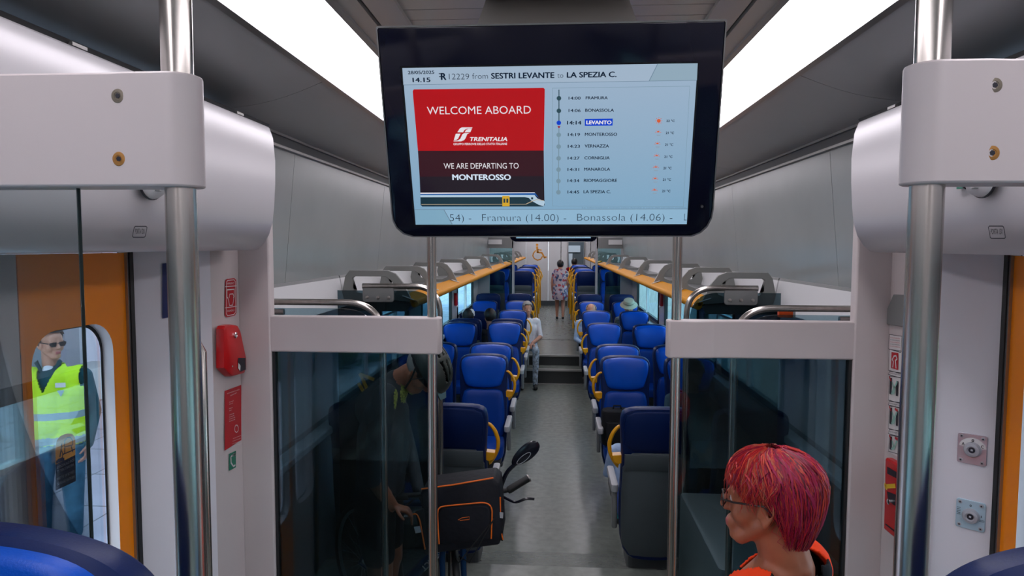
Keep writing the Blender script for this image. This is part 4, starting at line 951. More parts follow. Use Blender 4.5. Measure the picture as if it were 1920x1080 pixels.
for sd in (-1, 1):
    for i, (y, bk) in enumerate(rowsA):
        z = 1.425 - SH if i < 6 else .325
        if i == 5: z = .235
        extra = {0: 'grey lower back, closest', 1: 'facing us, behind the grey backed one', 5: 'facing us, before the dark backed one', 6: 'dark back, last before the steps'}.get(i, 'in mid carriage')
        seat(sd, 'a', y, bk, z, 'blue %s-side aisle seat, %s in its row, %s' % (SIDE[sd], ordn[i], extra), 'blue aisle seats on the %s' % SIDE[sd])
    for i, (y, bk) in enumerate(rowsW):
        if bk is None: bk = sd < 0
        z = 1.425 - SH if i < 6 else .325
        if i == 5: z = .235
        seat(sd, 'w', y, bk, z, 'blue %s-side window seat, %s from the partition%s' % (SIDE[sd], ordn[i], ', turned away' if bk else ', facing the camera'), 'blue window seats on the %s' % SIDE[sd])
    for i, (y, bk) in enumerate(((14.35, True), (15.9, False), (17.4, True), (18.9, False))):
        seat(sd, 'a', y, bk, .725, 'raised blue %s aisle seat with long yellow grip rail, %s beyond the steps' % (SIDE[sd], ordn[i]), 'raised blue aisle seats on the %s' % SIDE[sd], True, x=sd * .70)
        seat(sd, 'w', y, bk, .725, 'raised blue %s window seat, %s beyond the steps' % (SIDE[sd], ordn[i]), 'raised blue window seats on the %s' % SIDE[sd], True)
for sd_x, cc in ((-WXX, 'w'), (-AX, 'a')):
    seat(-1, cc, 9.78, True, .20, 'blue seat turned away, hidden behind the fourth row on the left, %s' % ('by the window' if cc == 'w' else 'by the aisle'), 'blue seats turned away on the left')
# the two big seat backs in the foreground: wide headrests with bright pads
def fore_seat(px_edge, py_top, Y, sgn, lab):
    p = at(px_edge, 1060, Y); top = at(100 if sgn < 0 else 1900, py_top, Y).z
    W_ = .27; root = thing('front_seat', lab, 'seat', (p.x + sgn * W_, Y, .95), group='foreground seats'); H = top - .95
    ol = smooth_outline([(-.20, .3), (-.23, .8), (-.255, H - .17), (-.262, H - .10), (-.20, H - .028), (-.08, H), (.08, H), (.20, H - .028), (.262, H - .10), (.255, H - .17), (.23, .8), (.20, .3)], 5)
    b = MB(); b.slab(ol, [(-.03, .03), (-.024, .012), (-.012, .0), (.02, 0), (.035, .01), (.04, .03)], M['navy']); b.build('shell', root)
    inn = smooth_outline([(-.15, .82), (-.19, 1.0 if H > 1.1 else .9), (-.218, H - .14), (-.226, H - .08), (-.175, H - .030), (-.07, H - .010), (.07, H - .010), (.175, H - .030), (.226, H - .08), (.218, H - .14), (.19, 1.0 if H > 1.1 else .9), (.15, .82)], 5)
    b = MB(); b.pad(inn, [(-.02, 1.01), (-.034, 1.0), (-.041, .98), (-.045, .93), (-.048, .8), (-.050, .5)], M['blue']); b.build('headrest', root, ang=60)
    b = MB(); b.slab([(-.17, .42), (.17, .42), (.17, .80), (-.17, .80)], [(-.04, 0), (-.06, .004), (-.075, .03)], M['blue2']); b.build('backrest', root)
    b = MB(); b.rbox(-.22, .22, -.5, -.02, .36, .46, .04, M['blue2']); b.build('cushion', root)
    b = MB(); b.rbox(-.15, .15, -.35, -.0, 0, .36, .03, M['trim']); b.build('pedestal', root)
    # stitching line on the rim
    return root
fore_seat(326, 994, .74, -1, 'big blue foreground seat headrest with navy rim at the lower left corner')
fore_seat(1706, 1018, .76, 1, 'big blue foreground seat headrest with navy rim at the lower right corner')
# ================================================================ PEOPLE
import numpy as np
def remeshed(prims, voxel, name, smooth=4, sf=.5):
    """prims: (a, b, ra, rb, mat[, flat]) capsules or ('e', centre, radii, 3x3 rot, mat) ellipsoids -> one continuous skin with a material per face"""
    b = MB()
    for p in prims:
        if p[0] == 'e': b.ball(p[1], tuple(p[2]), M['skin'], 16, 12, p[3])
        else:
            a, c, ra, rb = Vector(p[0]), Vector(p[1]), p[2], p[3]; d = c - a; L = d.length
            if L < 1e-5: b.ball(a, ra, M['skin'], 12, 8); continue
            d.normalize(); pts = []; rs = []
            for i in range(5): t = math.radians(85 - 85 * i / 4); pts.append(a - d * ra * math.sin(t)); rs.append(ra * math.cos(t))
            for i in range(1, 4): t = i / 4; pts.append(a.lerp(c, t)); rs.append(ra + (rb - ra) * t)
            for i in range(5): t = math.radians(85 * i / 4); pts.append(c + d * rb * math.sin(t)); rs.append(rb * math.cos(t))
            b.tube(pts, rs, M['skin'], 14)
    me = b.mesh(name, False); o = bpy.data.objects.new('tmp', me); COL.objects.link(o)
    m = o.modifiers.new('r', 'REMESH'); m.mode = 'VOXEL'; m.voxel_size = voxel; m.adaptivity = 0
    if smooth: k = o.modifiers.new('s', 'SMOOTH'); k.factor = sf; k.iterations = smooth
    dg = bpy.context.evaluated_depsgraph_get(); ev = o.evaluated_get(dg); nm = bpy.data.meshes.new_from_object(ev)
    bpy.data.objects.remove(o); bpy.data.meshes.remove(me)
    nm.name = name; nm.materials.clear(); n = len(nm.polygons); C = np.empty(n * 3); nm.polygons.foreach_get('center', C); C = C.reshape(-1, 3)
    best = np.full(n, 1e9); idx = np.zeros(n, int); mats = []
    for p in prims:
        mt = p[4]
        if mt not in mats: mats.append(mt); nm.materials.append(mt)
        if p[0] == 'e':
            R = np.array(p[3] if p[3] else Matrix.Identity(3)); q = (C - np.array(p[1])) @ R; r = np.array(p[2]); D = (np.linalg.norm(q / r, axis=1) - 1) * r.min()
        else:
            a, c = np.array(p[0], float), np.array(p[1], float); d = c - a; L2 = max((d * d).sum(), 1e-9); t = np.clip(((C - a) @ d) / L2, 0, 1); D = np.linalg.norm(C - a - t[:, None] * d, axis=1) - (p[2] + (p[3] - p[2]) * t)
        u = D < best; best[u] = D[u]; idx[u] = mats.index(mt)
    nm.polygons.foreach_set('material_index', idx.astype('i')); nm.polygons.foreach_set('use_smooth', [True] * n); nm.update()
    return nm
def put(me, name, parent=None, **t):
    o = bpy.data.objects.new(name, me); COL.objects.link(o)
    if parent: o.parent = parent
    if t: tag(o, **t)
    return o
def frame(f, u):
    f = Vector(f).normalized(); u = Vector(u); u = (u - f * u.dot(f)).normalized(); l = u.cross(f)
    return Matrix((f, l, u)).transposed()      # columns f, l, u
def head_prims(C, F, skin, s=1.0, lips=None, neck=None, nr=.056):
    """skull, face, jaw, nose, ears round the head centre C in frame F (forward, left, up)"""
    P = []
    def w(f, l, u): return C + F @ Vector((f, l, u)) * s
    def E(c, r, m=skin): P.append(('e', w(*c), [x * s for x in r], F, m))
    def K(a, b, ra, rb, m=skin): P.append((w(*a), w(*b), ra * s, rb * s, m))
    E((-.012, 0, .035), (.095, .074, .083)); E((.035, 0, -.015), (.055, .057, .085)); E((.052, 0, .045), (.038, .055, .045))
    for q in (-1, 1):
        K((.0, q * .052, -.045), (.062, q * .018, -.098), .020, .020); E((.052, q * .036, -.030), (.032, .026, .034)); K((.080, q * .016, .024), (.070, q * .045, .022), .011, .010)
        E((.002, q * .075, -.008), (.014, .006, .028)); E((-.002, q * .079, -.037), (.010, .007, .011))
        E((.070, q * .031, .005), (.0150, .020, .0135))
        ear = [(.014, -.022), (.010, .010), (.002, .024), (-.012, .026), (-.022, .014), (-.022, -.006), (-.014, -.026), (-.004, -.040)]
        for (f0, u0), (f1, u1) in zip(ear[:-1], ear[1:]): K((f0, q * (.080 - f0 * .35), u0), (f1, q * (.080 - f1 * .35), u1), .0050, .0050)
    E((.074, 0, -.099), (.020, .024, .018)); E((.080, 0, -.070), (.020, .026, .026))
    K((.086, 0, .018), (.106, 0, -.026), .0080, .0115); E((.099, -.012, -.031), (.011, .007, .008)); E((.099, .012, -.031), (.011, .007, .008))
    lm = lips or skin
    K((.096, -.016, -.062), (.096, .016, -.062), .0062, .0062, lm); K((.094, -.014, -.072), (.094, .014, -.072), .0068, .0068, lm)
    if neck: P.append((w(-.018, 0, -.06), neck, nr * s * .98, nr * s * 1.05, skin))
    return P
def eyes(C, F, parent, s=1.0):
    EW = mat('eye_white', (.62, .58, .55), .2); EI = mat('eye_iris', (.05, .03, .02), .2)
    for q in (-1, 1): b = MB(); b.ball(C + F @ Vector((.0750, q * .031, .003)) * s, .0115 * s, EW, 12, 8); b.ball(C + F @ Vector((.0825, q * .031, .003)) * s, .0055 * s, EI, 10, 6); b.build('eye', parent)
def cap_mesh(C, F, c, r, keep, m, thick=.006, name='hair', n=40, k=26, jitter=.0, seed=1):
    """shell on an ellipsoid, kept where keep(f, l, u) of the local point is true"""
    bm = bmesh.new(); rnd = random.Random(seed); rows = []
    for i in range(k + 1):
        t = math.pi * i / k; R = []
        for j in range(n):
            a = 2 * math.pi * j / n; v = Vector((r[0] * math.sin(t) * math.cos(a), r[1] * math.sin(t) * math.sin(a), r[2] * math.cos(t))) * (1 + rnd.uniform(-jitter, jitter)) + Vector(c); R.append(v)
        rows.append(R)
    V = [[bm.verts.new(C + F @ v) for v in R] for R in rows]
    for i in range(k):
        for j in range(n):
            cc = (rows[i][j] + rows[i + 1][(j + 1) % n]) / 2
            if keep(*cc): bm.faces.new((V[i][j], V[i + 1][j], V[i + 1][(j + 1) % n], V[i][(j + 1) % n]))
    bmesh.ops.remove_doubles(bm, verts=bm.verts, dist=1e-4)
    bmesh.ops.delete(bm, geom=[v for v in bm.verts if not v.link_faces], context='VERTS')
    me = bpy.data.meshes.new(name); bm.to_mesh(me); bm.free(); me.materials.append(m); me.polygons.foreach_set('use_smooth', [True] * len(me.polygons))
    return me
def solid(o, t): md = o.modifiers.new('s', 'SOLIDIFY'); md.thickness = t; md.offset = 1; return o
def hand_prims(wrist, d, palm_n, skin, side=1, curl=.5, s=1.0):
    """wrist point, direction of the fingers, palm normal; five separate fingers and a thumb leaving the side of the palm"""
    d = Vector(d).normalized(); n = Vector(palm_n); n = (n - d * n.dot(d)).normalized(); a = d.cross(n) * side; P = []
    w = Vector(wrist)
    for k in (-1, 0, 1): P.append((w + d * .012 * s + a * .010 * k * s, w + d * .078 * s + a * .022 * k * s, .014 * s, .0125 * s, skin))
    for k, (o, L) in enumerate(((-.030, .070), (-.010, .080), (.010, .075), (.029, .058))):
        p = w + (d * .085 + a * o) * s; dd = d.copy(); r = .0085 * s
        for j in range(3):
            dd = (dd * math.cos(curl * .75) + n * math.sin(curl * .75)).normalized(); q = p + dd * L * (.42, .33, .25)[j] * s; P.append((p, q, r, r * .9, skin)); p = q; r *= .92
    p = w + (d * .025 - a * .030) * s; t1 = (d * .6 - a * .75 + n * .3).normalized(); q = p + t1 * .038 * s; P.append((p, q, .012 * s, .010 * s, skin)); t2 = (d * .85 - a * .2 + n * .5).normalized(); P.append((q, q + t2 * .032 * s, .010 * s, .0085 * s, skin))
    return P
def limb(P, pts, rs, m):
    for i in range(len(pts) - 1): P.append((Vector(pts[i]), Vector(pts[i + 1]), rs[i], rs[i + 1], m))
def torso(P, hip, chest, F, m, pelvis_m=None, w=1.0, belly=0.0):
    """hip and chest centres, F columns (forward, left, up)"""
    f, l = F.col[0], F.col[1]; hip, chest = Vector(hip), Vector(chest); up = (chest - hip).normalized()
    for q in (-1, 1):
        P.append((hip + l * q * .075 * w + up * .06, chest + l * q * .085 * w - up * .06, .105 * w, .112 * w, m))
        P.append((chest + l * q * .06 * w + up * .02, chest + l * q * .155 * w + up * .065, .085 * w, .062 * w, m))
        P.append((hip + l * q * .07 * w - up * .02, hip + l * q * .085 * w + up * .05, .108 * w, .108 * w, pelvis_m or m))
    P.append((hip + up * .1 + f * (.02 + belly), chest + up * .03 + f * .02, .11 * w + belly * .6, .11 * w, m))
    P.append((chest + up * .08, chest + up * .13, .075 * w, .055 * w, m))
# ---- generic seated and standing figures in a local frame: facing local -Y, origin on the floor under the seat/body
FR = frame((0, -1, 0), (0, 0, 1))
def person(label, loc, rz, pose, skin, top, legs, hair, shoe=None, seat_h=.47, voxel=.011, hairstyle='short', sleeves=True, dress=None, group=None, hand=.6, headyaw=0, lean=0.0, w=1.0, headpitch=0.0):
    root = thing('person', label, 'person', loc, rz, group); P = []; shoe = shoe or M['rubber']; sl = top if sleeves else skin
    if pose == 'sit':
        hip = Vector((0, 0, seat_h + .10)); ch = hip + Vector((0, -.03 - lean, .36)); nk = ch + Vector((0, -.015, .15)); hc = nk + Vector((0, -.03 - lean * .3, .135))
        torso(P, hip, ch, FR, top, legs, w)
        for q in (-1, 1):
            knee = Vector((q * .13, -.46, seat_h + .05)); ank = Vector((q * .12, -.44, .09))
            limb(P, [hip + Vector((q * .09, -.04, -.01)), knee, ank], [.092 * w, .062, .045], legs); P.append((ank + Vector((0, .02, -.04)), ank + Vector((0, -.15, -.05)), .042, .036, shoe))
            sh = ch + Vector((q * .19 * w, 0, .06)); el = sh + Vector((q * .05, -.08, -.27)); wr = Vector((q * .07, -.33, seat_h + .16))
            limb(P, [sh, el], [.052 * w, .040], top); limb(P, [el, wr], [.040, .028], sl); P += hand_prims(wr, (-q * .35, -.8, -.2), (0, -.1, -1), skin, -q, .7)
    elif pose == 'walk':
        hip = Vector((0, 0, .90)); ch = hip + Vector((0, -.01, .34)); nk = ch + Vector((0, -.0, .15)); hc = nk + Vector((0, -.02, .12))
        torso(P, hip, ch, FR, top, legs, w)
        for q in (-1, 1):
            st = .10 * q; knee = Vector((q * .085, -.03 - st * .5, .48)); ank = Vector((q * .08, -st * 1.1 + .03, .09 if q > 0 else .11))
            limb(P, [hip + Vector((q * .085, 0, -.04)), knee, ank], [.088 * w, .056, .038], legs); P.append((ank + Vector((0, .02, -.045)), ank + Vector((0, -.14, -.055)), .038, .032, shoe))
            sh = ch + Vector((q * .18 * w, 0, .06)); el = sh + Vector((q * .05, .03 - .05 * q, -.27)); wr = el + Vector((-q * .01, -.16 if q < 0 else -.05, -.13 if q < 0 else -.22))
            limb(P, [sh, sh.lerp(el, .45)], [.05 * w, .043], top); limb(P, [sh.lerp(el, .45), el, wr], [.043, .036, .026], sl); P += hand_prims(wr, (0, -.4, -.9), (-q, 0, 0), skin, q, .5)
    hf = Vector((math.sin(headyaw), -math.cos(headyaw), headpitch)); F = frame(hf, (0, 0, 1))
    P += head_prims(hc, F, skin, neck=nk - Vector((0, 0, .05)))
    put(remeshed(P, voxel, 'body', 3), 'body', root)
    eyes(hc, F, root)
    if dress:
        dp = [p for p in P if p[0] != 'e' and p[4] is top]
        b = MB(); rings = []
        for z, rx, ry in ((.56, .20, .17), (.66, .215, .18), (.80, .205, .165), (.92, .19, .15), (1.03, .15, .125), (1.12, .165, .13), (1.26, .19, .125), (1.34, .19, .11), (1.40, .15, .09)):
            rings.append([(rx * (1 + .03 * math.sin(7 * a)) * math.cos(a), ry * (1 + .03 * math.sin(7 * a)) * math.sin(a), z) for a in [6.2832 * k / 40 for k in range(40)]])
        b.loft(rings, dress, False, False); b.build('dress', root)
    if hair:
        if hairstyle == 'short': keep = lambda f, l, u: u > .035 + (0 if f < .02 else .03) * 1 - (.09 if f < -.02 else 0) - (.0 if f < .06 else -.02)
        elif hairstyle == 'bald': keep = lambda f, l, u: f < .0 and -.05 < u < .055
        elif hairstyle == 'bob': keep = lambda f, l, u: (f < .03 and u > -.075) or u > .05
        o = put(cap_mesh(hc, F, (-.012, 0, .038), (.106, .084, .098), keep, hair, jitter=.02, seed=int(hc.z * 100)), 'hair', root); solid(o, .010)
    return root, hc, F, P
HB = mat('hair_black', (.012, .009, .008), .5); HG = mat('hair_grey', (.32, .30, .28), .6); HD = mat('hair_brown', (.05, .025, .015), .55)
def cloth(n, c, v=.15, r=.85): return mat(n, c, r, spec=.2, var=v, vscale=9, bump=.3, bscale=30)
WS = cloth('cloth_white_shirt', (.75, .75, .8)); JE = cloth('cloth_faded_denim', (.18, .26, .38), .3); BLK = cloth('cloth_black', (.012, .013, .016)); LB = cloth('cloth_light_blue', (.38, .52, .75)); MA = cloth('cloth_dark_red', (.22, .005, .015))
TEAL = cloth('cloth_teal', (.03, .22, .25)); GRN = cloth('cloth_grey_green', (.10, .12, .11))
# far aisle seat man in white
r_, hc, F, P = person('man in a white T-shirt and patterned trousers sitting with folded hands, leaning into the aisle', (-.49, 11.95, .0), .10, 'sit', M['skin'], WS, mat('patterned_trousers', (.35, .42, .5), .8, var=.8, vscale=22), HG, seat_h=.62, headyaw=.15, sleeves=False)
person('seated passenger with bald head and light blue shirt, right of the aisle', (.64, 11.75, .20), 0, 'sit', M['skin'], LB, BLK, HG, seat_h=.42, hairstyle='bald', w=1.12, headpitch=-.8, lean=.03)
r_, hc, F, P = person('seated passenger in a pale sun hat and patterned top by the right window, looking down', (1.30, 11.75, .235), -.1, 'sit', M['skin'], mat('patterned_top', (.12, .16, .18), .8, var=.9, vscale=16), BLK, HD, seat_h=.45, headpitch=-.5)
b = MB(); ST = mat('straw_hat', (.50, .47, .36), .8); u_ = F.col[2]; b.lathe([(.098, -.01), (.15, -.03), (.152, -.026), (.10, .0), (.095, .045), (.085, .07), (.05, .078), (.0001, .075)], hc + u_ * .075, u_, ST, 28); b.lathe([(.0985, .0), (.0975, .026)], hc + u_ * .077, u_, M['ink'], 28); b.build('hat', r_)
r_, hc, F, P = person('seated passenger in a white and black cap, turned away, at the left window', (-1.33, 10.14, .20), math.pi, 'sit', M['skin'], BLK, BLK, HB, seat_h=.44, w=.85)
b = MB(); u_ = F.col[2]; b.lathe([(.098, -.015), (.102, .0), (.098, .05), (.075, .085), (.03, .098), (.0001, .1)], hc + u_ * .04, u_, mat('cap_white', (.75, .75, .78), .7), 24); p0 = hc + u_ * .045; b.prism([(-.07, -.08), (.07, -.08), (.06, -.17), (0, -.185), (-.06, -.17)], p0.z, p0.z + .008, BLK, 'z'); b.build('cap', r_)
person('seated passenger with short black hair, turned away, between the left seats', (-.98, 10.2, .20), math.pi + .35, 'sit', M['skin'], BLK, BLK, HB, seat_h=.44, lean=-.02, w=.85)
person('seated passenger whose light blue sleeve and teal hem show beside the nearest right seat', (.66, 5.02, .20), math.pi, 'sit', M['skin'], LB, TEAL, HD, seat_h=.40, w=1.1, headpitch=-.5, lean=.10)[0].scale = (.9, .9, .77)
person('dark jacketed passenger at the right window, dim behind the tinted glass', (1.22, 5.98, .20), .1, 'sit', M['skin'], cloth('cloth_dark_blue_jacket', (.03, .07, .10)), JE, HD, seat_h=.42, headpitch=-.5)
FL = bpy.data.materials.new('floral_print'); FL.use_nodes = True; n_ = FL.node_tree; vo = n_.nodes.new('ShaderNodeTexVoronoi'); vo.inputs['Scale'].default_value = 17; cr = n_.nodes.new('ShaderNodeValToRGB'); tcx = n_.nodes.new('ShaderNodeTexCoord')
n_.links.new(tcx.outputs['Object'], vo.inputs[0]); sp = n_.nodes.new('ShaderNodeSeparateColor'); n_.links.new(vo.outputs['Color'], sp.inputs[0]); n_.links.new(sp.outputs[0], cr.inputs[0]); n_.links.new(cr.outputs[0], n_.nodes['Principled BSDF'].inputs['Base Color'])
cr.color_ramp.interpolation = 'CONSTANT'; cr.color_ramp.elements[0].color = (.50, .40, .42, 1); cr.color_ramp.elements[1].position = .82; cr.color_ramp.elements[1].color = (.05, .08, .16, 1)
for p_, c_ in ((.42, (.45, .05, .06, 1)), (.52, (.50, .42, .50, 1)), (.70, (.16, .12, .25, 1))): e_ = cr.color_ramp.elements.new(p_); e_.color = c_
person('woman in a red and white floral dress walking away down the aisle', (.155, 18.4, .452), math.pi, 'walk', M['skin'], FL, M['skin'], HB, sleeves=False, dress=FL, hairstyle='bob')
person('person in a dark red T-shirt walking away through the far doorway', (.61, 20.9, .452), math.pi, 'walk', M['skint'], MA, BLK, HB, sleeves=False, w=1.15)
# backpack on the second right seat
root = thing('backpack', 'dark backpack on the second right aisle seat, behind the nearest seat', 'bag', (.58, 6.08, .675))
b = MB(); b.rbox(-.14, .14, -.10, .10, 0, .33, .07, BLK); b.rbox(-.11, .11, -.15, -.10, .05, .24, .03, BLK); b.build('body', root)
b = MB(); b.tube([(-.04, 0, .32), (-.03, 0, .36), (.03, 0, .36), (.04, 0, .32)], .009, BLK, 8); b.build('handle', root)
# ---------------------------------------------------------------- detailed figures
def garment(prims, voxel, keep, matfn, mats, thick, name, parent, smooth=4):
    me = remeshed(prims, voxel, name, smooth); me.materials.clear()
    for m in mats: me.materials.append(m)
    bm = bmesh.new(); bm.from_mesh(me); dead = [f for f in bm.faces if not keep(f.calc_center_median())]
    bmesh.ops.delete(bm, geom=dead, context='FACES'); lv = [v for v in bm.verts if not v.link_faces]; bmesh.ops.delete(bm, geom=lv, context='VERTS')
    for f in bm.faces: f.material_index = matfn(f.calc_center_median()); f.smooth = True
    bm.to_mesh(me); bm.free(); o = put(me, name, parent); solid(o, thick); return o
def rot_prims(P, o): 
    out = []
    for p in P: out.append(('e', Vector(p[1]) - o, *p[2:]) if p[0] == 'e' else (Vector(p[0]) - o, Vector(p[1]) - o, *p[2:]))
    return out
def grow(P, g): return [(p[0], p[1], [r + g for r in p[2]], p[3], p[4]) if p[0] == 'e' else (p[0], p[1], p[2] + g, p[3] + g, p[4]) for p in P]

# ================ red-haired woman, right foreground
C0 = at(1440, 936, 1.66); ya = math.radians(24)
root = thing('person', 'woman with short red dyed hair, glasses and bright orange vest, seen from the side', 'person', (C0.x, C0.y, .28))
O = Vector(root.location); C = C0 - O
F = frame((-math.cos(ya), math.sin(ya), -.03), (0, 0, 1)); FBd = frame((-math.cos(ya + .15), math.sin(ya + .15), 0), (0, 0, 1))
LIP = mat('lips', (.42, .10, .09), .4); P = []
nb = C + F @ Vector((-.045, 0, -.165)); ch = C + FBd @ Vector((-.04, 0, -.30)); hip = Vector((ch.x, ch.y, .92))
T_ = []; torso(T_, hip, ch, FBd, BLK, BLK, .98); P += T_
for q in (-1, 1):
    sh = ch + FBd @ Vector((0, q * .175, .07)); el = sh + FBd @ Vector((-.02, q * .05, -.28)); wr = el + FBd @ Vector((.10, -q * .03, -.22))
    A_ = [(sh, el, .054, .042, BLK)]; P += A_; T_ += [(sh, sh.lerp(el, .15), .058, .05, BLK)]; P.append((el, wr, .040, .027, M['skint'])); P += hand_prims(wr, wr - el, FBd @ Vector((0, -q, 0)), M['skint'], q, .5)
    kn = hip + FBd @ Vector((.02, q * .095, -.42)); an = Vector((kn.x, kn.y, .09)); limb(P, [hip + FBd @ Vector((0, q * .09, -.03)), kn, an], [.098, .062, .045], BLK); P.append((an - Vector((0, 0, .045)), an + FBd @ Vector((.14, 0, -.052)), .042, .036, M['rubber']))
P += head_prims(C, F, M['skint'], 1.0, LIP, neck=nb, nr=.060)
P.append((nb, ch + Vector((0, 0, .12)), .064, .070, M['skint'])); P.append((nb + F @ Vector((.02, 0, .0)), ch + FBd @ Vector((.085, 0, .06)), .05, .04, M['skint']))
put(remeshed(P, .0055, 'body', 5, .5), 'body', root)
eyes(C, F, root)
# orange vest with a black collar band
VO = mat('orange_vest_cloth', (1.0, .06, .008), .75, spec=.2, var=.12, vscale=14, bump=.3, bscale=25)
def kv(p):
    d = FBd.transposed() @ (p - nb); z = p.z; op = max(.012, .062 - (nb.z - z) * .16)
    if z < .75 or z > nb.z + .012: return False
    if d.x > .0 and abs(d.y) < op: return False
    return not (math.hypot(d.x, d.y) < .074 and z > nb.z - .03)
VG = grow(T_, .020) + [(nb + FBd @ Vector((-.035, q * .055, -.015)), ch + FBd @ Vector((-.02, q * .12, .08)), .052, .06, BLK) for q in (-1, 1)] + [(nb + FBd @ Vector((.02, q * .06, -.03)), ch + FBd @ Vector((.06, q * .08, .0)), .045, .07, BLK) for q in (-1, 1)]
def vm(p):
    d = FBd.transposed() @ (p - nb); op = max(.012, .062 - (nb.z - p.z) * .16)
    if math.hypot(d.x, d.y) < .105 and d.x < .015 and p.z > nb.z - .10: return 1
    if d.x > 0 and abs(d.y) < op + .010 and p.z < nb.z - .06: return 1
    return 0
garment(VG, .0065, kv, vm, [VO, BLK], .006, 'orange_vest', root)
# necklace
b = MB(); pts = [nb + F @ Vector((.072 * math.cos(a) + .012, .075 * math.sin(a), -.045 - .035 * math.cos(a))) for a in [math.radians(-150 + 300 * i / 40) for i in range(41)]]
b.tube(pts, .0016, mat('gold_chain', (.8, .6, .35), .25, metal=1), 6); b.build('necklace', root)
# glasses
b = MB(); GF = mat('glasses_frame', (.02, .012, .012), .3); LN = glass('spectacle_lens', (.80, .62, .62), 1.0)
for q in (-1, 1):
    ring = [C + F @ Vector((.104 - abs(.03 * math.cos(a) * .25 + q * 0) , q * .033 + .027 * math.cos(a), .0 + .021 * math.sin(a))) for a in [6.2832 * i / 24 for i in range(25)]]
    b.tube(ring, .0019, GF, 6); b.tube([C + F @ Vector((.101, q * .060, .006)), C + F @ Vector((.07, q * .078, .008)), C + F @ Vector((.0, q * .083, .010)), C + F @ Vector((-.022, q * .082, -.012))], .0026, GF, 8)
b.tube([C + F @ Vector((.103, -.008, .004)), C + F @ Vector((.107, 0, .008)), C + F @ Vector((.103, .008, .004))], .0018, GF, 6); gl = b.build('glasses', root)
b = MB()
for q in (-1, 1): b.add([C + F @ Vector((.1035, q * .033 + .026 * math.cos(a), .020 * math.sin(a))) for a in [6.2832 * i / 24 for i in range(24)]], [tuple(range(24))], LN)
b.build('lenses', gl, smooth=False)
# hair: a shaped under-layer and some two thousand individual locks
HC = [mat('hair_%d' % i, c, .42, spec=.45) for i, c in enumerate(((.50, .022, .035), (.36, .008, .045), (.62, .06, .035), (.22, .008, .035), (.52, .14, .08), (.12, .006, .02), (.42, .015, .09)))]
def hsurf(az, el, k=1.0):
    """point on the hair volume: az 0 = front, 90 = left; el in degrees above the ear line (negative hangs down)"""
    a, e = math.radians(az), math.radians(el); fr, lr = (.106 if abs(az) < 90 else .118), .088
    if el >= 0: h = max(1e-4, math.cos(e)) ** .78; u = .035 + .094 * math.sin(e) ** .95
    else: h = 1.0 - .28 * (el / 90) ** 2 * 2; u = .035 + .185 * el / 90
    bulge = 1 + .03 * math.sin(math.radians(max(-60, min(80, el + 20))) * 1.5)
    return Vector((-.012 + fr * math.cos(a) * h * k * bulge, lr * math.sin(a) * h * k * bulge, u + (k - 1) * .09 * max(0, math.sin(e))))
def hend(az):
    A = abs(az); T = [(0, 14), (25, 8), (45, 2), (58, -8), (68, -16), (78, -4), (94, -2), (102, -34), (114, -58), (130, -70), (160, -80), (180, -80)]
    for (a0, e0), (a1, e1) in zip(T[:-1], T[1:]):
        if A <= a1: return e0 + (e1 - e0) * (A - a0) / (a1 - a0)
    return -76
b = MB(); cols = []
for j in range(49):
    az = -180 + 360 * j / 48; c_ = []
    e1 = hend(az) + (16 if abs(az) > 102 else 5)
    for i in range(17): c_.append(C + F @ hsurf(az, 90 - (90 - e1) * i / 16, .955))
    cols.append(c_)
vs = [p for c_ in cols for p in c_]; b.add(vs, [(j * 17 + i, j * 17 + i + 1, (j + 1) * 17 + i + 1, (j + 1) * 17 + i) for j in range(48) for i in range(16)], HC[3])
rnd = random.Random(11)
for k in range(2600):
    az1 = rnd.uniform(-180, 180); ee = hend(az1) + (rnd.uniform(-6, 34) if abs(az1) > 102 else rnd.uniform(-6, 10))
    # roots sit on a side parting running front to back
    part = rnd.uniform(-.8, 1); az0 = az1 * rnd.uniform(.55, .95) + (12 if abs(az1) < 60 else 0); el0 = 84 - 30 * rnd.random() ** 2
    if rnd.random() < .45: el0 = rnd.uniform(20, 70) if ee < 20 else 75; az0 = az1 + rnd.uniform(-14, 14)
    swirl = rnd.uniform(-22, 16) + (8 if az1 > 0 else -8); n = 8; pts = []; rs = []; kk = rnd.uniform(.965, 1.06); r0 = rnd.uniform(.0010, .0023)
    if ee >= el0 - 8: continue
    for i in range(n):
        t = i / (n - 1); az = az0 + (az1 - az0) * t + swirl * math.sin(math.pi * t) * .6; el = el0 + (ee - el0) * t
        lift = kk + .012 * math.sin(5 * t + k) + (.02 * (t - .8) / .2 if t > .8 and rnd.random() < .3 else 0)
        pts.append(C + F @ hsurf(az, el, lift)); rs.append(r0 * (1.15 - .9 * t ** 2))
    wsel = rnd.random(); az_ = abs(az1)
    if az_ > 100: m = HC[(6, 0, 1, 3, 5, 2, 1)[int(wsel * 7)]]
    else: m = HC[(0, 2, 0, 1, 2, 3, 4)[int(wsel * 7)]]
    if el0 > 70 and rnd.random() < .10: m = HC[4]
    b.tube(pts, rs, m, 3, cap=False)
for k in range(150):
    t = rnd.random(); az = 14 + 150 * t; e0 = 50 + 26 * math.sin(math.pi * t) + rnd.uniform(-3, 3); pts = [C + F @ hsurf(az + rnd.uniform(-3, 3) + j * 2, e0 - (5 + 14 * rnd.random()) * j / 3 + 4, 1.035) for j in range(4)]
    b.tube(pts, [.0012, .0014, .0012, .0005], HC[4] if k % 3 else mat('hair_root', (.45, .27, .17), .5), 3, cap=False)
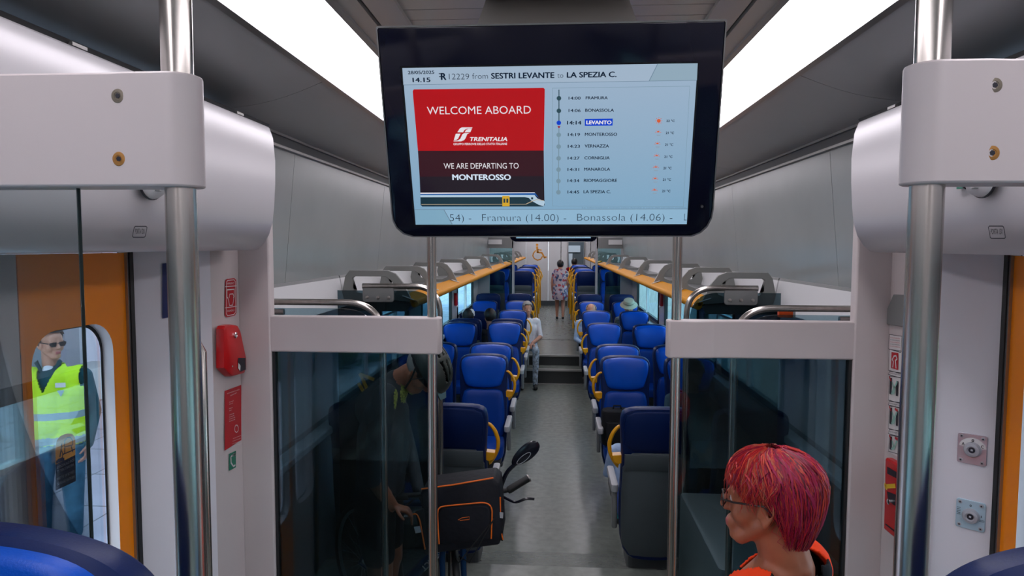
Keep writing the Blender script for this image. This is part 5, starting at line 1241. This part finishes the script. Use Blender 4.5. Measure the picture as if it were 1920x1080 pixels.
for k in range(90):
    az = rnd.uniform(-170, 175); e0 = hend(az) + rnd.uniform(0, 25); o_ = rnd.uniform(.02, .09)
    b.tube([C + F @ hsurf(az + j * rnd.uniform(-4, 4), e0 - 9 * j, 1.02 + o_ * j / 3) for j in range(4)], [.0009, .0009, .0007, .0003], HC[k % 3], 3, cap=False)
b.build('hair', root)

# ================ cyclist bending over his bicycle behind the left partition
DKS = cloth('cloth_charcoal_jersey', (.035, .038, .045), .25, .6); YLM = mat('yellow_mesh_print', (.35, .36, .05), .6, var=.7, vscale=90)
Yc = 3.44
root = thing('person', 'cyclist in helmet and charcoal jersey bending over his bicycle behind the left glass', 'person', (at(715, 930, Yc).x, Yc, .28)); O = Vector(root.location)
hip = at(712, 935, Yc) - O; ch = at(722, 785, Yc) - O; C = at(791, 694, Yc - .03) - O; F = frame((.46, -.12, -.87), (.85, -.06, .50))
FB2 = frame((1, -.1, 0), (0, 0, 1)); P = []; torso(P, hip, ch, FB2, DKS, BLK, 1.0)
P.append((ch + Vector((-.03, 0, .06)), ch + Vector((.03, 0, .15)), .13, .095, DKS))
nb = ch + Vector((.06, 0, .20)); P.append((ch + Vector((.02, 0, .12)), nb, .085, .066, DKS))
P += head_prims(C, F, M['skint'], 1.0, None, neck=nb + Vector((.0, 0, -.0)), nr=.055)
s1 = at(722, 742, Yc - .17) - O; e1 = at(698, 895, Yc - .22) - O; w1 = at(736, 948, Yc - .12) - O
P.append((s1, s1.lerp(e1, .5), .066, .060, DKS)); P.append((s1.lerp(e1, .5), e1, .060, .052, DKS)); P.append((e1, w1, .043, .030, M['skint'])); P += hand_prims(w1, (.7, .1, -.25), (0, 0, -1), M['skint'], 1, .9)
s2 = at(735, 745, Yc + .17) - O; e2 = at(768, 850, Yc + .16) - O; w2 = at(784, 915, Yc + .02) - O
limb(P, [s2, e2, w2], [.062, .045, .032], DKS); P += hand_prims(w2, (.5, -.4, -.5), (0, 0, -1), BLK, -1, .9)
for q in (-1, 1):
    kn = Vector((hip.x + .03, q * .11, .50)); an = Vector((hip.x - .02, q * .12, .09)); limb(P, [hip + Vector((0, q * .09, -.02)), kn, kn.lerp(an, .15), an], [.10, .066, .055, .042], BLK if False else M['skint']); P.append((hip + Vector((0, q * .09, -.02)), (hip + Vector((0, q * .09, 0))).lerp(kn, .7), .108, .085, BLK)); P.append((an - Vector((0, 0, .045)), an + Vector((.15, 0, -.05)), .042, .036, M['rubber']))
bme = remeshed(P, .0075, 'body', 4); bme.materials.append(YLM); yk = len(bme.materials) - 1; yc_ = at(760, 760, Yc - .15) - O
for p_ in bme.polygons:
    v_ = p_.center - yc_
    if abs(v_.x) < .045 and abs(v_.z + v_.x * .9) < .05 and p_.center.y < .05: p_.material_index = yk
put(bme, 'body', root)
eyes(C, F, root)
HM = mat('helmet_dark_green', (.022, .030, .026), .4)
def kh(f, l, u):
    if u < .028 + .25 * max(0, -f) * .2: return False
    if u > .05 and abs(f) < .11:
        for c_ in (-.062, -.030, .0, .030, .062):
            if abs(l - c_ * (1 - (f / .16) ** 2)) < .0075 and not (-.012 < f < .01): return False
    return True
o = put(cap_mesh(C, F, (-.005, 0, .045), (.145, .108, .098), kh, HM, n=96, k=60), 'helmet', root); solid(o, .016)
b = MB(); b.ball(C + F @ Vector((-.005, 0, .045)), (.132, .098, .088), M['black'], 24, 12, F); b.v = [v for v in b.v]; b.build('helmet_liner', o)
b = MB(); b.loft([[C + F @ Vector((x, l * w_, u)) for l in (-1, -.6, 0, .6, 1)] + [C + F @ Vector((x, l * w_, u - .006)) for l in (1, .6, 0, -.6, -1)] for x, u, w_ in ((.10, .05, .085), (.15, .045, .075), (.185, .036, .05))], HM); b.build('visor', o)
b = MB()
for q in (-1, 1):
    for f0 in (.05, -.045): b.tube([C + F @ Vector((f0, q * .088, .035)), C + F @ Vector((.02, q * .082, -.045)), C + F @ Vector((.045, q * .03, -.115))], .005, M['rubber'], 6, flat=.4)
b.build('chin_strap', o)
b = MB(); o2 = put(cap_mesh(C, F, (-.014, 0, .03), (.103, .081, .09), lambda f, l, u: f < -.005 and -.06 < u < .05, HG, jitter=.01), 'hair', root); solid(o2, .006)

# ================ bicycle
BB = mat('bike_blue_paint', (.01, .06, .17), .25, metal=.3); hb = at(850, 915, 3.40)
root = thing('bicycle', 'dark blue bicycle with mirror and handlebar bag, its front towards us behind the left pole', 'bicycle', (hb.x, 3.40, .28)); O = Vector(root.location)
hb = hb - O; fw = Vector((.05, -.16, .345)); fwc = Vector((hb.x + .02, -.10, .345)); rwc = Vector((hb.x - .58, .40, .345))
dirb = (fwc - rwc); dirb.z = 0; dirb.normalize()
def wheel(c, ax, nm):
    ax = Vector(ax).normalized(); u = Vector((0, 0, 1)); v = ax.cross(u).normalized(); R = .335
    w = MB(); w.tube([c + (u * math.cos(a) + v * math.sin(a)) * R * .965 for a in [6.2832 * i / 48 for i in range(49)]], .019, M['rubber'], 10, cap=False); o = w.build(nm, root)
    w = MB(); w.tube([c + (u * math.cos(a) + v * math.sin(a)) * R * .90 for a in [6.2832 * i / 48 for i in range(49)]], .011, M['steeld'], 8, cap=False); w.build('rim', o)
    w = MB()
    for i in range(28): a = 6.2832 * i / 28; w.tube([c + ax * .03 * (-1) ** i, c + (u * math.cos(a + .1) + v * math.sin(a + .1)) * R * .9], .0013, M['chrome'], 4)
    w.build('spokes', o); w = MB(); w.cyl(c - ax * .045, c + ax * .045, .02, M['steeld'], 14); w.build('hub', o)
side = dirb.cross(Vector((0, 0, 1))).normalized(); fax = Vector((.97, .2, 0)).normalized()
wheel(fwc, fax, 'front_wheel'); wheel(rwc, side, 'rear_wheel')
ht = Vector((hb.x, hb.y + .02, hb.z - .05)); hl = ht + Vector((.0, -.03, -.20)); bbk = rwc.lerp(fwc, .42); bbk.z = .30; st = bbk + Vector((-.06, .10, .52))
b = MB(); b.cyl(ht, hl, .023, BB, 16); b.tube([hl, bbk], .030, BB, 14); b.tube([ht + Vector((0, 0, -.04)), st - Vector((0, 0, .08))], .020, BB, 12); b.tube([bbk, st], .017, BB, 12)
for q in (-1, 1): b.tube([bbk + side * .03 * q, rwc + side * .055 * q], .010, BB, 8); b.tube([st - Vector((0, 0, .08)) + side * .02 * q, rwc + side * .055 * q], .008, BB, 8)
b.build('frame', root)
b = MB()
for q in (-1, 1): b.tube([hl + fax * .05 * q + Vector((0, 0, .02)), hl + fax * .055 * q - Vector((0, .02, .12)), fwc + fax * .055 * q], [.018, .017, .012], BB, 12)
b.tube([hl - fax * .055 + Vector((0, 0, .02)), hl + fax * .055 + Vector((0, 0, .02))], .02, BB, 12); b.build('fork', root)
b = MB(); b.tube([st, st + Vector((-.02, .03, .16))], .014, M['steeld'], 12); b.build('seat_post', root)
b = MB(); sc_ = st + Vector((-.02, .03, .18)); R_ = Matrix((dirb, side, Vector((0, 0, 1)))).transposed(); b.loft([[sc_ + R_ @ Vector((x, l * w_, z - abs(l) * .012)) for l in (-1, -.5, 0, .5, 1)] + [sc_ + R_ @ Vector((x, l * w_ * .8, z - .035)) for l in (1, .5, 0, -.5, -1)] for x, w_, z in ((-.13, .05, .0), (-.09, .075, .012), (-.02, .06, .01), (.06, .025, .0), (.13, .018, -.005))], M['rubber']); b.build('saddle', root)
b = MB(); b.cyl(bbk - side * .05, bbk + side * .05, .028, M['steeld'], 16); b.lathe([(.04, 0), (.09, 0), (.09, .004), (.04, .004)], bbk + side * .05, side, M['steeld'], 32); b.tube([bbk + side * .06, bbk + side * .07 + dirb * .17], .011, M['steeld'], 8); b.tube([bbk - side * .06, bbk - side * .07 - dirb * .17], .011, M['steeld'], 8); b.build('crankset', root)
gl_ = at(727, 933, 3.42) - O; gr0 = at(952, 920, 3.42) - O; gr1 = at(990, 897, 3.47) - O
b = MB(); b.tube(fillet([gl_, at(800, 925, 3.42) - O, hb, at(900, 922, 3.40) - O, gr0, gr1 * .98 + gr0 * .02], .03, 4), .0125, M['rubber'], 12); b.tube([ht + Vector((0, 0, -.03)), hb + Vector((0, 0, .02))], .02, M['rubber'], 12); b.build('handlebar', root)
b = MB(); b.tube([gr0, gr0.lerp(gr1, .08), gr1], [.017, .020, .019], M['rubber'], 16); b.lathe([(.021, 0), (.021, .006), (.012, .007)], gr1, gr1 - gr0, M['steeld'], 16); b.build('grip', root)
b = MB(); b.tube([gl_, gl_ + Vector((.11, 0, .01))], .019, M['rubber'], 16); b.build('grip', root)
b = MB(); b.tube(fillet([at(940, 930, 3.40) - O, at(968, 944, 3.36) - O, at(985, 934, 3.36) - O, at(1002, 936, 3.36) - O], .03, 4), [.010] * 6 + [.006] * 16 if False else .007, M['black'], 8); b.build('brake_lever', root)
b = MB(); b.tube(fillet([gl_ + Vector((.14, -.02, 0)), gl_ + Vector((.10, -.06, -.03)), gl_ + Vector((.0, -.06, -.04))], .03, 4), .006, M['black'], 8); b.build('brake_lever', root)
b = MB(); b.tube(fillet([at(935, 925, 3.40) - O, at(942, 905, 3.38) - O, at(950, 885, 3.38) - O, at(968, 868, 3.38) - O], .03, 4), [.014, .0145, .0145, .0145, .0145, .0145, .0145, .0145, .0145, .0145, .014, .0135][:12] if False else .011, M['black'], 10); b.build('mirror_arm', root)
mc = at(985, 850, 3.38) - O; ax_ = (at(1013, 829, 3.38) - at(962, 871, 3.38)).normalized(); az_ = Vector((0, -1, 0)); ay_ = az_.cross(ax_).normalized(); RM = Matrix((ax_, ay_, az_)).transposed()
b = MB(); rings = []
for t, k in ((-.014, .55), (-.012, .8), (-.004, .97), (.004, 1), (.010, .96), (.013, .85)):
    rings.append([mc + RM @ Vector((.090 * k * math.cos(a) * (1), .040 * k * math.sin(a) * (1 + .18 * math.cos(a)), t)) for a in [6.2832 * i / 36 for i in range(36)]])
b.loft(rings, M['black']); mo = b.build('mirror', root)
b = MB(); b.tube([mc + RM @ Vector((-.02 + .045 * math.cos(a), -.012 + .014 * math.sin(a), .0145)) for a in [6.2832 * i / 30 for i in range(31)]], .0016, M['lgrey'], 5, cap=False); b.build('mirror_mark', mo)
for k in range(2):
    b = MB(); p0 = at(935, 940, 3.38) - O; b.tube([p0 + Vector((-.02 * k, 0, 0)), at(925, 975, 3.12) - O, at(880 - 20 * k, 1055, 3.12) - O, hl + Vector((0, -.08, -.05)), hl], .0028, M['rubber'], 6); b.build('cable', root)
b = MB(); dd = (bbk - hl).normalized(); nn = Vector((-.2, -1, .0)); nn = (nn - dd * nn.dot(dd)).normalized(); text_on(b, 'DISTRICT', hl + dd * .08 + nn * .031, hl + dd * .30 + nn * .031, dd.cross(nn) * -1, M['paper'], h=.03, bold=.03, off=.001); b.build('frame_lettering', root, smooth=False)
# handlebar bag
root = thing('handlebar_bag', 'black handlebar bag with bright orange piping hanging on the bicycle', 'bag', at(865, 965, 3.16)); O = Vector(root.location)
BG_ = cloth('cloth_bag_black', (.014, .015, .02), .2, .7); ORP = mat('orange_piping', (.85, .16, .01), .5)
def bf(px, py, Y=3.13): return at(px, py, Y) - O
fo = [(797, 1040), (788, 925), (798, 914), (925, 898), (936, 908), (943, 1000), (936, 1022)]
fo = [(p[0], p[1]) for p in fo]
cxp = sum(p[0] for p in fo) / 7; cyp = sum(p[1] for p in fo) / 7
def rg(Y, k): return [bf(cxp + (x - cxp) * k, cyp + (y - cyp) * k, Y) for x, y in fo]
b = MB(); base = [bf(x, y, 3.15) for x, y in fo]; cc = sum(base, Vector()) / 7
rings = []
for dy, k in ((-.012, .90), (-.004, .98), (.01, 1), (.17, 1), (.18, .97)): rings.append([cc + (p - cc) * k + Vector((0, dy, 0)) for p in base])
b.loft(rings, BG_); b.build('body', root, bevel=.008)
def pipe(pts, r=.0035, Y=3.128, nm='piping', par=None):
    m = MB(); m.tube(fillet([bf(x, y, Y) for x, y in pts], .018, 5), r, ORP, 8); return m.build(nm, par or root)
po_ = MB(); pk = [(823, 1018), (820, 962), (828, 951), (905, 943), (917, 946), (922, 958), (921, 1008)]
pb0 = [bf(x, y, 3.15) for x, y in pk]; cc2 = sum(pb0, Vector()) / 7; po_.loft([[p + Vector((0, 0, 0)) for p in pb0], [cc2 + (p - cc2) * .99 + Vector((0, -.022, 0)) for p in pb0], [cc2 + (p - cc2) * .93 + Vector((0, -.028, 0)) for p in pb0]], BG_); pko = po_.build('front_pocket', root, bevel=.004)
pipe([(823, 1020), (820, 962), (822, 952), (832, 949), (905, 942), (918, 945), (923, 955), (921, 1010)], Y=3.122, nm='piping', par=pko)
pipe([(790, 917), (850, 909), (925, 896)], .004, 3.145)
sp_ = MB(); sp_.loft([[bf(x, y, Y) for x, y in ((778, 958), (796, 952), (806, 1040), (796, 1040))] for Y in (3.14, 3.28)], BG_); so2 = sp_.build('side_pocket', root, bevel=.006); pipe([(774, 965), (781, 962), (787, 975), (797, 1030)], .0035, 3.135, par=so2)
sp_ = MB(); sp_.loft([[bf(x, y, Y) for x, y in ((938, 930), (946, 938), (943, 1015), (936, 1012))] for Y in (3.16, 3.30)], BG_); so3 = sp_.build('side_pocket', root, bevel=.004); pipe([(938, 932), (938, 990), (943, 1012)], .0035, 3.15, par=so3)
b = MB(); b.loft([[bf(x, y, 3.13) for x, y in ((776, 988), (787, 986), (790, 998), (779, 1000))], [bf(x, y, 3.126) for x, y in ((776, 988), (787, 986), (790, 998), (779, 1000))]], M['lgrey']); b.build('reflector', so2)
b = MB(); b.loft([[bf(x, y, 3.148) for x, y in ((937, 960), (944, 961), (943, 972), (937, 971))], [bf(x, y, 3.144) for x, y in ((937, 960), (944, 961), (943, 972), (937, 971))]], M['lgrey']); b.build('reflector', so3)
b = MB(); b.tube([bf(x, y, 3.1205) for x, y in ((859, 975), (866, 971), (880, 969), (880, 974), (862, 976))], .0015, ORP, 6); text_on(b, 'sport', bf(860, 975, 3.1205), bf(879, 973.5, 3.1205), (0, 0, 1), ORP, h=.008, bold=.02, off=.001) if False else None; b.build('logo', pko)

# ================ station worker on the platform, seen through the left door window
C0 = at(95, 643, 4.85); root = thing('person', 'man on the platform in sunglasses and a yellow hi-vis vest, seen through the left door', 'person', (C0.x, C0.y, .156)); O = Vector(root.location); C = C0 - O
NV = cloth('cloth_petrol_jacket', (.01, .06, .075)); JN = cloth('cloth_blue_jeans', (.06, .16, .24), .4)
F = frame((.92, -.38, -.04), (0, 0, 1)); FB3 = frame((.30, -.95, 0), (0, 0, 1)); P = []; T_ = []
ch = C + Vector((-.0, .02, -.335)); hip = ch + Vector((0, 0, -.38)); torso(T_, hip, ch, FB3, NV, JN, 1.12); P += T_
nb = C + Vector((-.015, .01, -.165)); P += head_prims(C, F, M['skin'], 1.0, LIP, neck=nb)
for q in (-1, 1):
    sh = ch + FB3 @ Vector((0, q * .205, .07)); el = sh + FB3 @ Vector((-.05, q * .05, -.29)); wr = el + FB3 @ Vector((.06, -q * .03, -.25)); limb(P, [sh, el, wr], [.062, .048, .034], NV); P += hand_prims(wr, wr - el, FB3 @ Vector((0, -q, 0)), M['skin'], q, .5)
    kn = hip + FB3 @ Vector((.02, q * .11, -.44)); an = Vector((kn.x, kn.y, .09)); limb(P, [hip + FB3 @ Vector((0, q * .095, -.03)), kn, an], [.11, .075, .055], JN); P.append((an - Vector((0, 0, .045)), an + FB3 @ Vector((.15, 0, -.052)), .042, .036, M['rubber']))
put(remeshed(P, .0075, 'body', 4), 'body', root)
YV = mat('hi_vis_yellow', (.62, .95, .01), .7, var=.08, vscale=8, bump=.3, bscale=18); GS = mat('reflective_grey', (.33, .42, .44), .5)
def kv2(p):
    d = FB3.transposed() @ (p - nb)
    if p.z > nb.z - .005 or p.z < hip.z - .06: return False
    if d.x > -.03 and abs(d.y) < .085 - (nb.z - p.z) * .42: return False
    return abs(d.y) < .215 or p.z < ch.z + .0 and abs(d.y) < .24
def vm2(p):
    z = p.z
    z0 = at(120, 784, 4.72).z - O.z; z1 = at(120, 831, 4.72).z - O.z
    return 1 if abs(z - z0) < .028 or abs(z - z1) < .028 else 0
garment(grow(T_, .018), .009, kv2, vm2, [YV, GS], .006, 'safety_vest', root)
b = MB(); zp = [ch + FB3 @ Vector((.152, .0, z)) for z in (.02, -.1, -.2, -.3)]
b.tube(zp, .005, mat('zip_orange', (.45, .2, .03), .5), 6); b.build('zip', root)
b = MB()
def bd(u, v, w, h, m, off=.16): 
    p = ch + FB3 @ Vector((off, u, v)); b.add([p + FB3 @ Vector((0, -w, -h)), p + FB3 @ Vector((0, w, -h)), p + FB3 @ Vector((0, w, h)), p + FB3 @ Vector((0, -w, h))], [(0, 1, 2, 3)], m)
bd(.10, .03, .035, .018, M['paper'], .158); b.build('badge', root)
b = MB(); p = ch + FB3 @ Vector((.157, .10, -.03)); b.add([p + FB3 @ Vector((0, -.025, .02)), p + FB3 @ Vector((0, .025, .02)), p + FB3 @ Vector((0, 0, -.03))], [(0, 1, 2)], GS); b.build('vest_emblem', root)
b = MB()
for q in (-1, 1): b.loft([[nb + FB3 @ Vector(v) for v in ((.045, q * .015, -.10), (.065, q * .015, -.09), (.06, q * .07, .035), (.03, q * .075, .04))], [nb + FB3 @ Vector(v) for v in ((.055, q * .03, -.06), (.075, q * .035, -.07), (.045, q * .095, .02), (.02, q * .09, .02))]], NV)
b.ball(nb + FB3 @ Vector((.03, 0, -.06)), (.05, .05, .07), WS, 12, 8, FB3); b.build('collar', root)
b = MB(); SG = mat('sunglasses_black', (.01, .01, .012), .12)
for q in (-1, 1):
    b.loft([[C + F @ Vector((x - abs(t) * .35, q * .033 + t + x * 0, z)) for t, z in ((-.026, .014), (.0, .018), (.026, .016), (.028, -.004), (.014, -.018), (-.012, -.018), (-.026, -.004))] for x in (.097, .102)], SG)
    b.tube([C + F @ Vector((.085, q * .064, .008)), C + F @ Vector((.0, q * .083, .012)), C + F @ Vector((-.02, q * .082, -.01))], .004, SG, 6)
b.tube([C + F @ Vector((.103, -.01, .008)), C + F @ Vector((.103, .01, .008))], .003, SG, 6); b.build('sunglasses', root)
o = put(cap_mesh(C, F, (-.014, 0, .042), (.106, .083, .098), lambda f, l, u: u > .06 + (.03 if f > .05 else 0) or (f < -.02 and u > -.05) or (f < .01 and u > .02), HB, jitter=.02), 'hair', root); solid(o, .008)

# ================ decals on the dark glass left: orange arrow inside a ring
b = MB(); Yd = 4.09
def dg_(px, py): return tuple(at(px, py, Yd))
for a_, c_ in (((676, 702), (690, 733)), ((676, 702), (700, 711)), ((673, 720), (681, 733))): strk(b, [a_, c_], .022, OR, dg_, .001, (0, -1, 0))
b.build('orange_arrow_sticker', smooth=False, label='orange arrow sticker on the dark glass behind the cyclist', cat='sticker')
